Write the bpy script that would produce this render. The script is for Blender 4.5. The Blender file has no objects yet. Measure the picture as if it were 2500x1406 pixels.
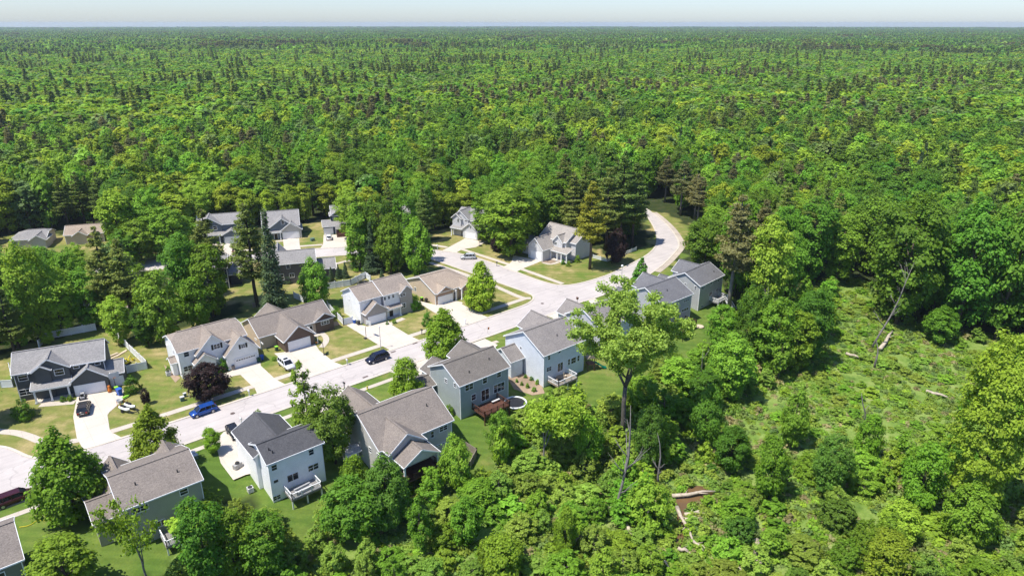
import bpy, bmesh, math, random
import numpy as np
from mathutils import Vector, noise, Matrix
C = bpy.context.scene.collection
R = math.radians
CAM_H = 66.0
# ---------------------------------------------------------------- helpers
def hgt(x, y):
    pts = ((-1e9,-4.6),(40,-4.6),(62,-4.2),(78,-2.6),(88,-1.2),(97,0),(1e9,0))
    for (a,b),(c,d) in zip(pts, pts[1:]):
        if y <= c:
            return b + (d-b)*(y-a)/(c-a)
def inpoly(x, y, p):
    k = False; j = len(p)-1
    for i in range(len(p)):
        xi, yi = p[i][:2]; xj, yj = p[j][:2]
        if (yi > y) != (yj > y) and x < (xj-xi)*(y-yi)/(yj-yi)+xi: k = not k
        j = i
    return k
def pix(x, y, z):
    """where a point lands in the picture, to rank repeats by the size they show at"""
    c, s = math.cos(R(50)), math.sin(R(50)); pt = math.atan(646/1667)
    fw = x*c+y*s; r = x*s-y*c; z -= CAM_H
    cf = fw*math.cos(pt)-z*math.sin(pt); cu = fw*math.sin(pt)+z*math.cos(pt)
    if cf < 1: return -9999, -9999
    return 1250+1667*r/cf, 703-1667*cu/cf

class MB:
    def __init__(s): s.v=[]; s.f=[]; s.m=[]
    def add(s, vs, fs, m=0):
        b=len(s.v); s.v+= [tuple(p) for p in vs]; s.f+=[tuple(b+i for i in f) for f in fs]; s.m+=[m]*len(fs); return s
    def box(s, x0,x1,y0,y1,z0,z1, m=0):
        return s.add([(x0,y0,z0),(x1,y0,z0),(x1,y1,z0),(x0,y1,z0),(x0,y0,z1),(x1,y0,z1),(x1,y1,z1),(x0,y1,z1)],
              [(0,3,2,1),(4,5,6,7),(0,1,5,4),(1,2,6,5),(2,3,7,6),(3,0,4,7)], m)
    def tube(s, pts, rad, n=6, m=0, cap=True):
        pts=[Vector(p) for p in pts]; rad = rad if isinstance(rad,(list,tuple)) else [rad]*len(pts)
        rings=[]; vs=[]; fs=[]
        for i,p in enumerate(pts):
            d=(pts[min(i+1,len(pts)-1)]-pts[max(i-1,0)]).normalized()
            a=d.cross(Vector((0,0,1)) if abs(d.z)<.9 else Vector((1,0,0))).normalized(); b=d.cross(a)
            for k in range(n):
                t=2*math.pi*k/n; vs.append(p+(a*math.cos(t)+b*math.sin(t))*rad[i])
        for i in range(len(pts)-1):
            for k in range(n):
                fs.append((i*n+k,i*n+(k+1)%n,(i+1)*n+(k+1)%n,(i+1)*n+k))
        if cap:
            fs.append(tuple(range(n))[::-1]); fs.append(tuple((len(pts)-1)*n+k for k in range(n)))
        return s.add(vs,fs,m)
    def lathe(s, prof, n=16, m=0, c=(0,0)):
        vs=[(c[0]+r*math.cos(2*math.pi*k/n),c[1]+r*math.sin(2*math.pi*k/n),z) for r,z in prof for k in range(n)]
        fs=[(i*n+k,i*n+(k+1)%n,(i+1)*n+(k+1)%n,(i+1)*n+k) for i in range(len(prof)-1) for k in range(n)]
        fs+= [tuple(range(n))[::-1], tuple((len(prof)-1)*n+k for k in range(n))]
        return s.add(vs,fs,m)
    def beam(s, a, b, w, h, m=0):
        a=Vector(a); b=Vector(b); d=(b-a).normalized(); u=Vector((0,0,1)) if abs(d.z)<.95 else Vector((1,0,0))
        x=d.cross(u).normalized()*w/2; y=x.normalized().cross(d)*h/2
        vs=[p+i*x+j*y for p in (a,b) for i,j in ((-1,-1),(1,-1),(1,1),(-1,1))]
        return s.add(vs,[(3,2,1,0),(4,5,6,7),(0,1,5,4),(1,2,6,5),(2,3,7,6),(3,0,4,7)],m)
    def mesh(s, name, mats, smooth=False, fix=True):
        me=bpy.data.meshes.new(name); me.from_pydata(s.v,[],s.f)
        for m in (mats if isinstance(mats,(list,tuple)) else [mats]): me.materials.append(m)
        me.polygons.foreach_set('material_index', s.m)
        if fix:
            bm=bmesh.new(); bm.from_mesh(me); bmesh.ops.recalc_face_normals(bm,faces=bm.faces); bm.to_mesh(me); bm.free()
        if smooth: me.polygons.foreach_set('use_smooth',[True]*len(me.polygons))
        me.update(); return me
    def build(s, name, mats, parent=None, smooth=False, fix=True):
        o=bpy.data.objects.new(name, s.mesh(name,mats,smooth,fix)); C.objects.link(o); o.parent=parent; return o
def tag(o, label, cat, group=None, kind=None):
    if label: o['label']=label
    if cat: o['category']=cat
    if group: o['group']=group
    if kind: o['kind']=kind
    return o
def thing(name, label, cat, loc=(0,0,0), rz=0, group=None):
    o=bpy.data.objects.new(name,None); C.objects.link(o); o.location=loc; o.rotation_euler=(0,0,rz); o.empty_display_size=.1
    return tag(o,label,cat,group)
# ---------------------------------------------------------------- materials
M={}
def nt(name):
    m=bpy.data.materials.new(name); m.use_nodes=True; n=m.node_tree; n.nodes.clear(); M[name]=m
    def N(t,**k):
        x=n.nodes.new(t)
        for a,b in k.items(): setattr(x,a,b)
        return x
    return m,n,N,n.links.new
def noise_node(N,L,coord,scale,detail=4,rough=.6,vec=None):
    x=N('ShaderNodeTexNoise'); x.inputs['Scale'].default_value=scale; x.inputs['Detail'].default_value=detail; x.inputs['Roughness'].default_value=rough
    L(coord,x.inputs['Vector']); return x.outputs['Fac']
def ramp(N,L,fac,stops):
    x=N('ShaderNodeValToRGB'); e=x.color_ramp.elements
    while len(e)<len(stops): e.new(.5)
    for i,(p,c) in enumerate(stops): e[i].position=p; e[i].color=(*c,1) if len(c)==3 else c
    L(fac,x.inputs['Fac']); return x.outputs['Color']
def mix(N,L,fac,a,b,mode='MIX'):
    x=N('ShaderNodeMix',data_type='RGBA',blend_type=mode)
    for s,v in ((0,fac),(6,a),(7,b)):
        if isinstance(v,(int,float)): x.inputs[s].default_value=v
        elif isinstance(v,tuple): x.inputs[s].default_value=(*v,1) if len(v)==3 else v
        else: L(v,x.inputs[s])
    return x.outputs[2]
def finish(N,L,col,rough=.8,spec=.3,bump=None,metal=0,bs=.2):
    p=N('ShaderNodeBsdfPrincipled'); o=N('ShaderNodeOutputMaterial')
    if isinstance(col,tuple): p.inputs['Base Color'].default_value=(*col,1)
    else: L(col,p.inputs['Base Color'])
    p.inputs['Roughness'].default_value=rough; p.inputs['Specular IOR Level'].default_value=spec; p.inputs['Metallic'].default_value=metal
    if bump is not None:
        b=N('ShaderNodeBump'); b.inputs['Strength'].default_value=bs; b.inputs['Distance'].default_value=.05; L(bump,b.inputs['Height']); L(b.outputs[0],p.inputs['Normal'])
    L(p.outputs[0],o.inputs['Surface']); return p
def mul(c,k): return tuple(min(1,v*k) for v in c)
def plain(name,c,rough=.6,var=.12,scale=3,spec=.3,metal=0):
    m,n,N,L=nt(name); tc=N('ShaderNodeTexCoord').outputs['Object']
    f=noise_node(N,L,tc,scale)
    finish(N,L,ramp(N,L,f,[(.3,mul(c,1-var)),(.7,mul(c,1+var))]),rough,spec,metal=metal); return m
def siding(name,c):
    m,n,N,L=nt(name); tc=N('ShaderNodeTexCoord').outputs['Object']
    sx=N('ShaderNodeSeparateXYZ'); L(tc,sx.inputs[0])
    ml=N('ShaderNodeMath',operation='MULTIPLY'); ml.inputs[1].default_value=1/.18; L(sx.outputs['Z'],ml.inputs[0])
    fr=N('ShaderNodeMath',operation='FRACT'); L(ml.outputs[0],fr.inputs[0])
    f=noise_node(N,L,tc,.7,6,.65); base=ramp(N,L,f,[(.3,mul(c,.92)),(.7,mul(c,1.06))])
    lap=ramp(N,L,fr.outputs[0],[(0,(.62,.62,.62)),(.12,(1,1,1))])
    finish(N,L,mix(N,L,.8,base,lap,'MULTIPLY'),.65,.25,bump=fr.outputs[0],bs=.25); return m
def shingle(name,c):
    m,n,N,L=nt(name); tc=N('ShaderNodeTexCoord').outputs['Object']
    mp=N('ShaderNodeMapping'); mp.inputs['Scale'].default_value=(2.2,2.2,4.5); L(tc,mp.inputs[0])
    v=N('ShaderNodeTexVoronoi'); v.inputs['Scale'].default_value=3.2; L(mp.outputs[0],v.inputs['Vector'])
    f2=noise_node(N,L,tc,.35,5,.6); f3=noise_node(N,L,tc,9,3,.7)
    sp=N('ShaderNodeSeparateColor'); L(v.outputs['Color'],sp.inputs[0])
    a=ramp(N,L,sp.outputs[0],[(0,mul(c,.78)),(1,mul(c,1.2))])
    b=mix(N,L,.55,a,ramp(N,L,f2,[(.3,(.74,.73,.74)),(.7,(1.1,1.08,1.05))]),'MULTIPLY')
    d=mix(N,L,.5,b,ramp(N,L,f3,[(.35,(.78,.78,.78)),(.65,(1.15,1.15,1.15))]),'MULTIPLY')
    finish(N,L,d,.9,.2,bump=f3,bs=.3); return m
def glass(name,c=(.012,.016,.02)):
    m,n,N,L=nt(name); tc=N('ShaderNodeTexCoord').outputs['Object']
    f=noise_node(N,L,tc,.9,3); finish(N,L,ramp(N,L,f,[(.35,mul(c,.6)),(.7,mul(c,2.4))]),.06,.55); return m
def leaf(name,c,trans=.36,hue=.02,val=.22,isl=.3,tone=None):
    m,n,N,L=nt(name); oi=N('ShaderNodeObjectInfo'); ge=N('ShaderNodeNewGeometry')
    h=N('ShaderNodeHueSaturation'); h.inputs['Color'].default_value=(*c,1)
    def mr(src,lo,hi):
        x=N('ShaderNodeMapRange'); x.inputs['To Min'].default_value=lo; x.inputs['To Max'].default_value=hi; L(src,x.inputs['Value']); return x.outputs[0]
    L(mr(oi.outputs['Random'],.5-hue,.5+hue),h.inputs['Hue'])
    w=N('ShaderNodeTexWhiteNoise',noise_dimensions='1D'); L(oi.outputs['Random'],w.inputs['W'])
    ml=N('ShaderNodeMath',operation='MULTIPLY'); L(mr(w.outputs['Value'],1-val,1+val),ml.inputs[0]); L(mr(ge.outputs['Random Per Island'],1-isl,1+isl),ml.inputs[1])
    L(ml.outputs[0],h.inputs['Value'])
    p=N('ShaderNodeBsdfPrincipled'); p.inputs['Roughness'].default_value=.55; p.inputs['Specular IOR Level'].default_value=.1; L(h.outputs[0],p.inputs['Base Color'])
    t=N('ShaderNodeBsdfTranslucent'); L(mix(N,L,1.0,h.outputs[0],(1.5,1.4,.65),'MULTIPLY'),t.inputs['Color'])
    ms=N('ShaderNodeMixShader'); ms.inputs[0].default_value=trans; L(p.outputs[0],ms.inputs[1]); L(t.outputs[0],ms.inputs[2])
    o=N('ShaderNodeOutputMaterial'); L(ms.outputs[0],o.inputs['Surface']); return m
for n_,c_ in dict(charcoal=(.085,.092,.095),white=(.86,.86,.85),bright_white=(.9,.9,.9),tan=(.56,.45,.33),brown=(.13,.09,.07),navy=(.042,.05,.07),taupe=(.11,.103,.105),slate=(.16,.185,.21),navy_blue=(.03,.05,.085),light_grey=(.56,.56,.57),light_grey_back=(.46,.46,.47),pale_grey=(.62,.61,.61),grey=(.42,.43,.42),greige=(.5,.48,.45),greige_gable=(.36,.33,.3),dark_sage=(.18,.19,.15),sage=(.36,.36,.29),grey_green=(.35,.39,.385),pale_blue=(.66,.7,.74),brick=(.36,.25,.18)).items(): siding(n_,c_)
for n_,c_ in dict(grey_shingle=(.27,.26,.25),brown_shingle=(.29,.245,.205),weathered_shingle=(.22,.19,.165),tan_shingle=(.34,.275,.215),charcoal_shingle=(.085,.085,.09),charcoal_brown_shingle=(.165,.148,.13),grey_brown_shingle=(.23,.21,.195),greige_shingle=(.33,.3,.27),slate_shingle=(.15,.15,.157),light_shingle=(.5,.5,.51)).items(): shingle(n_,c_)
plain('trim',(.8,.8,.79),.5,.04); plain('trim_grey',(.55,.55,.54),.5,.04); glass('pane'); plain('garage',(.8,.8,.8),.45,.03); plain('door_dark',(.03,.025,.02),.5)
plain('shutter',(.015,.014,.014),.5); plain('deck_brown',(.1,.045,.03),.6,.3,2); plain('deck_tan',(.3,.24,.18),.7,.25,2); plain('deck_grey',(.22,.21,.2),.7,.2); plain('stone',(.2,.17,.15),.8,.4,6)
plain('metal_dark',(.03,.03,.032),.5); plain('metal_grey',(.35,.36,.37),.4,.08,3,.5); plain('rubber',(.015,.015,.016),.8); plain('wood_grey',(.25,.21,.17),.85,.25,3); plain('bark',(.11,.085,.065),.95,.35,2); plain('bark_grey',(.2,.18,.165),.95,.3,2); plain('bark_mid',(.1,.09,.075),.95,.3,2); plain('deadwood',(.45,.38,.29),.9,.3,2); plain('bark_dark',(.05,.04,.033),.95,.3,2)
plain('plastic_blue',(.03,.11,.45),.4); plain('plastic_green',(.02,.07,.04),.4); plain('plastic_lime',(.25,.55,.05),.4); plain('plastic_black',(.02,.02,.022),.4); plain('plastic_white',(.75,.76,.76),.4,.04); plain('orange',(.55,.16,.02),.5); plain('red',(.45,.03,.03),.5); plain('teal',(.0,.23,.15),.35); plain('sand',(.55,.45,.32),.95,.15,1.5); plain('cushion',(.33,.33,.33),.9); plain('util_green',(.12,.19,.15),.6); plain('vinyl',(.76,.77,.78),.45,.04,1); plain('roof_metal',(.3,.3,.31),.5); plain('iron',(.11,.08,.07),.8); plain('yellow',(.6,.5,.03),.5)
# ---------------------------------------------------------------- measured layout
HOUSES=[
{'key': 'A', 'phi': -16, 'label': 'dark grey two storey house with white trimmed gables behind the brown sport utility', 'cat': 'house', 'wall': 'charcoal', 'roof': 'grey_shingle', 'blocks': [('gx', -38.9, -23.7, 138.9, 147.3, -0.3, 5.8, 8.5, 0, 0, None), ('gy', -36.1, -29.4, 138.2, 143.4, -0.3, 5.85, 8.1, 0, 0, None), ('gy', -35.6, -32.4, 137.9, 141, -0.3, 6.0, 7.1, 0, 0, None), ('gy', -29.9, -23.4, 136.9, 141, -0.3, 3.15, 5.6, 0, 0, None), ('gx', -24.1, -20.9, 138.2, 143.2, -0.3, 2.9, 4.8, 0, 0, None), ('sh', -36.2, -29.7, 136.8, 139.4, 2.9, 2.95, 3.8, 0, 0, 'porch')], 'ops': [('y', 139.25, -38.05, -36.48, 4.09, 5.28, 1, 'window'), ('y', 138.55, -35.13, -33.48, 4.12, 5.63, 1, 'window'), ('y', 138.55, -32.16, -30.54, 4.35, 5.66, 1, 'window'), ('y', 139.25, -29.17, -28.1, 4.84, 5.42, 1, 'window'), ('y', 139.25, -25.61, -24.59, 4.82, 5.53, 1, 'window'), ('y', 139.25, -38.53, -36.27, 1.14, 2.4, 2, 'window'), ('y', 139.25, -32.59, -30.87, 1.06, 1.52, 2, 'window'), ('y', 137.25, -29.3, -24.4, 0.02, 2.05, 1, 'garage'), ('y', 138.55, -23.5, -21.4, 0.02, 2.0, 1, 'garage'), ('y', 139.25, -34.0, -32.9, 0.1, 2.2, 1, 'door')], 'extra': [('post', -35.7, 137.1, 0.0, 2.9), ('post', -33.2, 137.1, 0, 2.9), ('post', -30.3, 137.1, 0, 2.9), ('slab', -36, -29.9, 136.9, 139.2, 0.18)], 'c': (-31.3, 143.1)},
{'key': 'B', 'phi': 0, 'label': 'white two storey house with clipped brown roof ends and black shuttered gables', 'cat': 'house', 'wall': 'white', 'roof': 'brown_shingle', 'blocks': [('gx', 26.8, 40.6, 134.0, 144.0, -0.3, 5.75, 8.15, 0.35, 0.35, None), ('gy', 29.9, 37.0, 133.0, 139.5, -0.3, 4.6, 8.1, 0, 0, None), ('gy', 29.2, 33.7, 132.2, 136, -0.3, 3.1, 4.9, 0, 0, None), ('gy', 34.9, 42.0, 131.5, 138, -0.3, 3.2, 6.9, 0, 0, None), ('gx', 25.8, 27.4, 136.2, 139.2, -0.3, 2.9, 3.8, 0, 0, None)], 'ops': [('y', 134.35, 28.06, 29.13, 4.39, 5.54, 1, 'window'), ('y', 134.35, 27.55, 29.23, 1.3, 2.48, 2, 'window'), ('y', 133.35, 33.54, 34.85, 4.75, 5.87, 2, 'shutter'), ('y', 131.85, 38.37, 39.25, 4.02, 4.98, 2, 'shutter'), ('x', 27.15, 142.63, 143.94, 3.87, 4.22, 1, 'window'), ('x', 27.15, 137.64, 138.22, 4.11, 4.94, 1, 'window'), ('y', 131.85, 36.7, 41.2, 0.02, 2.0, 1, 'garage_lights'), ('y', 134.35, 34.0, 34.9, 0.1, 2.2, 1, 'door')], 'extra': [('pier', 36.2, 131.6, 0, 1.0), ('pier', 41.6, 131.6, 0, 1.0)], 'c': (33.7, 139.0)},
{'key': 'C', 'phi': 0, 'label': 'low tan ranch house with brown gable beside the white sport utility', 'cat': 'house', 'wall': 'tan', 'roof': 'weathered_shingle', 'blocks': [('gx', 43.7, 61.2, 136.8, 147.4, -0.3, 3.0, 5.7, 0, 0, None), ('gy', 47.2, 54.5, 131.9, 142, -0.3, 2.6, 5.5, 0, 0, 'brown'), ('gy', 56.5, 61.5, 136.6, 141, -0.3, 3.2, 4.7, 0, 0, 'brown'), ('gy', 47.4, 54, 143, 149, -0.3, 3.0, 5.4, 0, 0, None)], 'ops': [('y', 136.95, 58.04, 60.08, 1.71, 2.64, 3, 'window'), ('y', 137.15, 54.17, 55.25, 2.37, 3.05, 1, 'window'), ('x', 44.05, 139.1, 140.47, 1.27, 1.7, 1, 'window'), ('x', 44.05, 135.33, 136.7, 1.78, 2.1, 1, 'window'), ('y', 132.25, 48.3, 53.1, 0.02, 2.1, 1, 'garage'), ('y', 137.15, 55.0, 56.0, 0.1, 2.2, 1, 'door')], 'extra': [('post', 54.6, 135.6, 0, 2.7), ('slab', 54.4, 57, 135.4, 137.2, 0.15)], 'c': (52.45, 142.1)},
{'key': 'D', 'phi': 0, 'label': 'white two storey house with brown shingles and a basketball hoop by its driveway', 'cat': 'house', 'wall': 'white', 'roof': 'brown_shingle', 'blocks': [('gx', 66.9, 73.1, 134.9, 144.1, -0.3, 5.8, 8.05, 0, 0, None), ('gx', 72.9, 80.9, 134.2, 144.1, -0.3, 6.0, 8.5, 0, 0, None), ('gy', 77.1, 81.0, 133.6, 138.5, -0.3, 5.7, 7.3, 0, 0, 'greige_gable'), ('gy', 67.4, 73.5, 133.1, 138, -0.3, 2.9, 5.3, 0, 0, 'greige_gable'), ('sh', 73.2, 77.4, 133.4, 135.2, 2.4, 2.55, 3.4, 0, 0, 'porch')], 'ops': [('x', 67.25, 143.78, 144.51, 4.18, 4.64, 1, 'window'), ('x', 67.25, 140.37, 141.15, 4.37, 4.72, 1, 'window'), ('y', 134.55, 73.12, 73.79, 4.62, 5.47, 1, 'window'), ('y', 134.55, 74.26, 74.9, 4.62, 5.45, 1, 'window'), ('y', 134.55, 75.41, 76.05, 4.64, 5.51, 1, 'window'), ('y', 133.95, 77.25, 78.83, 4.62, 5.49, 2, 'window'), ('y', 133.95, 77.25, 78.72, 1.61, 2.87, 2, 'window'), ('y', 133.45, 68.2, 72.7, 0.02, 1.95, 1, 'garage'), ('y', 134.55, 74.4, 75.4, 0.1, 2.15, 1, 'door')], 'extra': [('post', 77.0, 133.7, 0, 2.5), ('slab', 73.3, 77.3, 133.3, 134.6, 0.12)], 'c': (70.0, 139.5)},
{'key': 'E', 'phi': 0, 'label': 'tan ranch house with hipped roof and brick trimmed garage behind the round maple', 'cat': 'house', 'wall': 'tan', 'roof': 'tan_shingle', 'blocks': [('gx', 86.8, 99.5, 133.3, 147.2, -0.3, 3.2, 5.8, 0, 0.8, None), ('gy', 87.3, 92.4, 132.9, 137.5, -0.3, 3.15, 4.6, 0, 0, 'brick'), ('gy', 94.2, 99.3, 132.4, 137.5, -0.3, 3.0, 4.5, 0, 0, 'brick')], 'ops': [('x', 87.15, 142.5, 143.4, 0.89, 2.08, 1, 'window'), ('y', 133.25, 87.7, 92.0, 0.02, 2.0, 1, 'garage'), ('y', 133.65, 92.8, 93.6, 0.1, 2.1, 1, 'door')], 'extra': [('post', 93.0, 133.0, 0, 2.8), ('post', 94.4, 132.4, 0, 2.8)], 'c': (93.15, 140.25)},
{'key': 'F', 'phi': -23, 'label': 'dark navy two storey house seen from the back with a paved patio', 'cat': 'house', 'wall': 'navy', 'roof': 'grey_shingle', 'blocks': [('gx', -33.6, -22.1, 184.6, 192.5, -0.3, 5.8, 8.35, 0, 0, None), ('gy', -32.0, -27.0, 190, 196.2, -0.3, 5.8, 8.3, 0.6, 0, None), ('gx', -22.5, -19.0, 187, 193.5, -0.3, 3.0, 5.0, 0, 0, None)], 'ops': [('y', 184.95, -28.16, -26.87, 4.17, 5.5, 1, 'window'), ('y', 184.95, -25.2, -23.09, 4.22, 5.44, 2, 'window'), ('y', 184.95, -27.73, -25.47, 0.64, 2.84, 2, 'slider'), ('y', 184.95, -24.46, -22.75, 1.77, 2.77, 2, 'window'), ('y', 184.95, -31.57, -30.5, 5.12, 5.51, 1, 'window')], 'extra': [], 'c': (-27.85, 188.55)},
{'key': 'G', 'phi': -23, 'label': 'dark taupe two storey house behind the round garden tree and young spruces', 'cat': 'house', 'wall': 'taupe', 'roof': 'grey_shingle', 'blocks': [('gx', -11.5, 0.5, 183.2, 191.2, -0.3, 5.8, 8.3, 0, 0, None), ('gy', -11.6, -7.2, 188, 195.5, -0.3, 5.8, 8.4, 0, 0, None), ('gx', 0.2, 5.6, 184.6, 191.5, -0.3, 3.0, 5.0, 0, 0, None)], 'ops': [('y', 183.55, -7.47, -6.38, 4.34, 5.54, 1, 'window'), ('y', 183.55, -9.5, -8.27, 1.22, 3.02, 1, 'window'), ('y', 183.55, -6.93, -5.57, 1.7, 2.96, 2, 'slider')], 'extra': [], 'c': (-5.5, 187.2)},
{'key': 'H', 'phi': -23, 'label': 'blue grey two storey house with a wide front gable beyond the dark pine', 'cat': 'house', 'wall': 'slate', 'roof': 'grey_shingle', 'blocks': [('gx', -34.8, -21, 229.7, 239.6, -0.3, 5.8, 8.2, 0, 0, None), ('gy', -35.2, -27.0, 229.0, 235, -0.3, 5.85, 8.5, 0, 0, None), ('sh', -33.6, -24.0, 227.6, 230.2, 2.9, 3.0, 3.9, 0, 0, 'porch'), ('gy', -27.4, -21.5, 226.8, 232, -0.3, 3.0, 4.6, 0, 0, None)], 'ops': [('y', 229.35, -33.39, -32.12, 4.31, 5.59, 1, 'window'), ('y', 229.35, -29.9, -28.61, 4.27, 5.64, 1, 'window'), ('y', 230.05, -28.97, -28.23, 0.83, 2.18, 1, 'window'), ('y', 227.15, -26.6, -22.3, 0.02, 2.1, 1, 'garage'), ('y', 230.05, -31.2, -30.0, 0.1, 2.3, 1, 'door')], 'extra': [('post', -32.6, 227.9, 0, 2.9), ('post', -28.2, 227.9, 0, 2.9), ('slab', -33.2, -27.6, 227.8, 229.8, 0.15)], 'c': (-27.9, 234.65)},
{'key': 'I', 'phi': -23, 'label': 'blue grey house with two nested front gables and a wide white garage door', 'cat': 'house', 'wall': 'slate', 'roof': 'grey_shingle', 'blocks': [('gx', -15.2, -3.3, 227.6, 240, -0.3, 4.2, 8.0, 0, 0, None), ('gy', -13.1, -4.6, 227.0, 234, -0.3, 4.0, 7.0, 0, 0, None), ('gy', -9.5, -2.7, 226.6, 233, -0.3, 3.0, 5.6, 0, 0, 'greige'), ('sh', -13.0, -9.2, 226.4, 228, 2.6, 2.7, 3.3, 0, 0, 'porch')], 'ops': [('y', 227.35, -9.07, -8.02, 4.91, 6.24, 1, 'window'), ('y', 226.95, -8.9, -3.9, 0.02, 2.15, 1, 'garage'), ('y', 227.35, -11.6, -10.6, 0.1, 2.2, 1, 'door')], 'extra': [('post', -12.8, 226.7, 0, 2.6), ('post', -9.7, 226.7, 0, 2.6)], 'c': (-9.25, 233.8)},
{'key': 'J', 'phi': -23, 'label': 'navy house with nested gables above a three bay white garage', 'cat': 'house', 'wall': 'navy_blue', 'roof': 'grey_shingle', 'blocks': [('gx', 6.9, 18.5, 230.2, 239.6, -0.3, 5.8, 8.2, 0, 0, None), ('gy', 6.4, 13.4, 229.8, 235, -0.3, 5.8, 8.2, 0, 0, None), ('gy', 9.2, 13.3, 229.3, 233, -0.3, 5.8, 7.2, 0, 0, None), ('sh', 3.7, 16.5, 227.6, 231, -0.3, 2.9, 4.4, 0, 0, None)], 'ops': [('y', 230.15, 7.4, 8.19, 4.15, 5.32, 1, 'window'), ('y', 229.65, 9.67, 11.43, 4.0, 5.32, 3, 'window'), ('y', 227.95, 4.2, 7.0, 0.02, 2.15, 1, 'garage'), ('y', 227.95, 7.9, 12.4, 0.02, 2.15, 1, 'garage')], 'extra': [], 'c': (12.7, 234.9)},
{'key': 'K', 'phi': -23, 'label': 'pale grey house mostly hidden among tall pines', 'cat': 'house', 'wall': 'light_grey', 'roof': 'grey_shingle', 'blocks': [('gx', 22, 33, 226.4, 235, -0.3, 5.6, 8.0, 0, 0, None), ('gy', 26, 32, 225.4, 231, -0.3, 4.0, 6.4, 0, 0, None)], 'ops': [('y', 225.75, 27.6, 28.8, 3.9, 5.0, 2, 'window')], 'extra': [], 'c': (27.5, 230.7)},
{'key': 'L', 'phi': -72, 'label': 'pale grey two storey house with stepped white gables at the edge of the wood', 'cat': 'house', 'wall': 'light_grey', 'roof': 'grey_shingle', 'blocks': [('gx', -133.5, -123.4, 176.9, 186.5, -0.3, 5.6, 8.3, 0, 0, None), ('gy', -133.9, -127.0, 176.2, 182, -0.3, 5.9, 8.6, 0, 0, None), ('gy', -133.7, -129.6, 175.7, 180, -0.3, 5.9, 7.6, 0, 0, None), ('gy', -128.7, -122.2, 174.5, 181, -0.3, 2.95, 5.5, 0, 0, None), ('sh', -133.4, -128.4, 174.6, 177.4, 2.8, 2.9, 3.7, 0, 0, 'porch')], 'ops': [('y', 176.05, -131.41, -130.6, 4.49, 5.86, 1, 'window'), ('y', 176.55, -128.69, -127.72, 4.93, 5.69, 2, 'window'), ('y', 177.25, -132.35, -131.04, 1.26, 2.08, 2, 'window'), ('y', 174.85, -125.46, -124.88, 3.46, 4.52, 1, 'window'), ('y', 174.85, -127.4, -123.0, 0.02, 2.0, 1, 'garage')], 'extra': [('post', -133, 174.9, 0, 2.8)], 'c': (-128.45, 181.7)},
{'key': 'M', 'phi': -84, 'label': 'large pale grey house with dormer and wrap porch beside the tall yellow green pine', 'cat': 'house', 'wall': 'pale_grey', 'roof': 'greige_shingle', 'blocks': [('gx', -133, -122.3, 149.7, 159.6, -0.3, 5.6, 8.9, 0, 0, None), ('gy', -132.9, -126.4, 144.0, 152, -0.3, 3.5, 6.8, 0, 0, None), ('gx', -124.5, -119.9, 151.3, 159.3, -0.3, 5.4, 7.7, 0, 0, None), ('gy', -127.2, -123.2, 149.0, 154, -0.3, 5.4, 7.5, 0, 0, None), ('sh', -127.0, -120.0, 147.3, 150.4, 3.0, 3.15, 4.1, 0, 0, 'porch'), ('gx', -138.6, -132.8, 146.2, 153.2, -0.3, 2.95, 5.0, 0, 0, None)], 'ops': [('y', 144.35, -129.72, -129.1, 4.92, 5.98, 1, 'window'), ('y', 149.35, -127.12, -125.54, 4.19, 5.24, 2, 'window'), ('y', 150.05, -124.02, -123.3, 4.22, 5.14, 1, 'window'), ('y', 150.05, -127.08, -126.35, 0.94, 1.87, 1, 'window'), ('y', 150.05, -124.6, -123.87, 0.7, 1.87, 1, 'window'), ('y', 144.35, -131.5, -127.3, 0.02, 2.4, 1, 'garage'), ('y', 150.05, -124.5, -123.6, 0.1, 2.2, 1, 'door'), ('y', 146.55, -137.6, -134.2, 0.05, 2.2, 1, 'garage')], 'extra': [('post', -126.4, 147.6, 0, 3.0), ('post', -123.9, 147.6, 0, 3.0), ('post', -122.3, 147.6, 0, 3.0), ('post', -120.3, 147.6, 0, 3.0), ('slab', -126.8, -120.1, 147.4, 150, 0.3)], 'c': (-127.65, 154.65)},
{'key': 'N', 'phi': -23, 'label': 'low grey hipped roof house half hidden behind trees at the far side', 'cat': 'house', 'wall': 'greige', 'roof': 'grey_shingle', 'blocks': [('gx', -90, -80, 240.2, 250, -0.3, 2.9, 4.8, 0.8, 0.3, None), ('gy', -84.6, -79.6, 238.5, 245, -0.3, 2.8, 4.4, 0, 0, None)], 'ops': [], 'extra': [], 'c': (-85.0, 245.1)},
{'key': 'O', 'phi': -23, 'label': 'tan roofed low house beside the grey roofed one among trees', 'cat': 'house', 'wall': 'tan', 'roof': 'tan_shingle', 'blocks': [('gx', -75.6, -64, 241.2, 249, -0.3, 3.0, 5.2, 0, 0, None), ('gy', -73, -68.5, 239.8, 245, -0.3, 2.9, 4.4, 0, 0, None)], 'ops': [], 'extra': [], 'c': (-69.8, 245.1)},
{'key': 'P', 'phi': 0, 'label': 'weathered brown roofed house cut off by the picture edge', 'cat': 'house', 'wall': 'dark_sage', 'roof': 'weathered_shingle', 'blocks': [('gx', -15, -3.3, 87.6, 97.6, -4, 5.8, 8.3, 0, 0, None)], 'ops': [('y', 87.95, -6.4, -5.4, 3.6, 5.0, 1, 'window')], 'extra': [], 'c': (-9.15, 92.6)},
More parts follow.
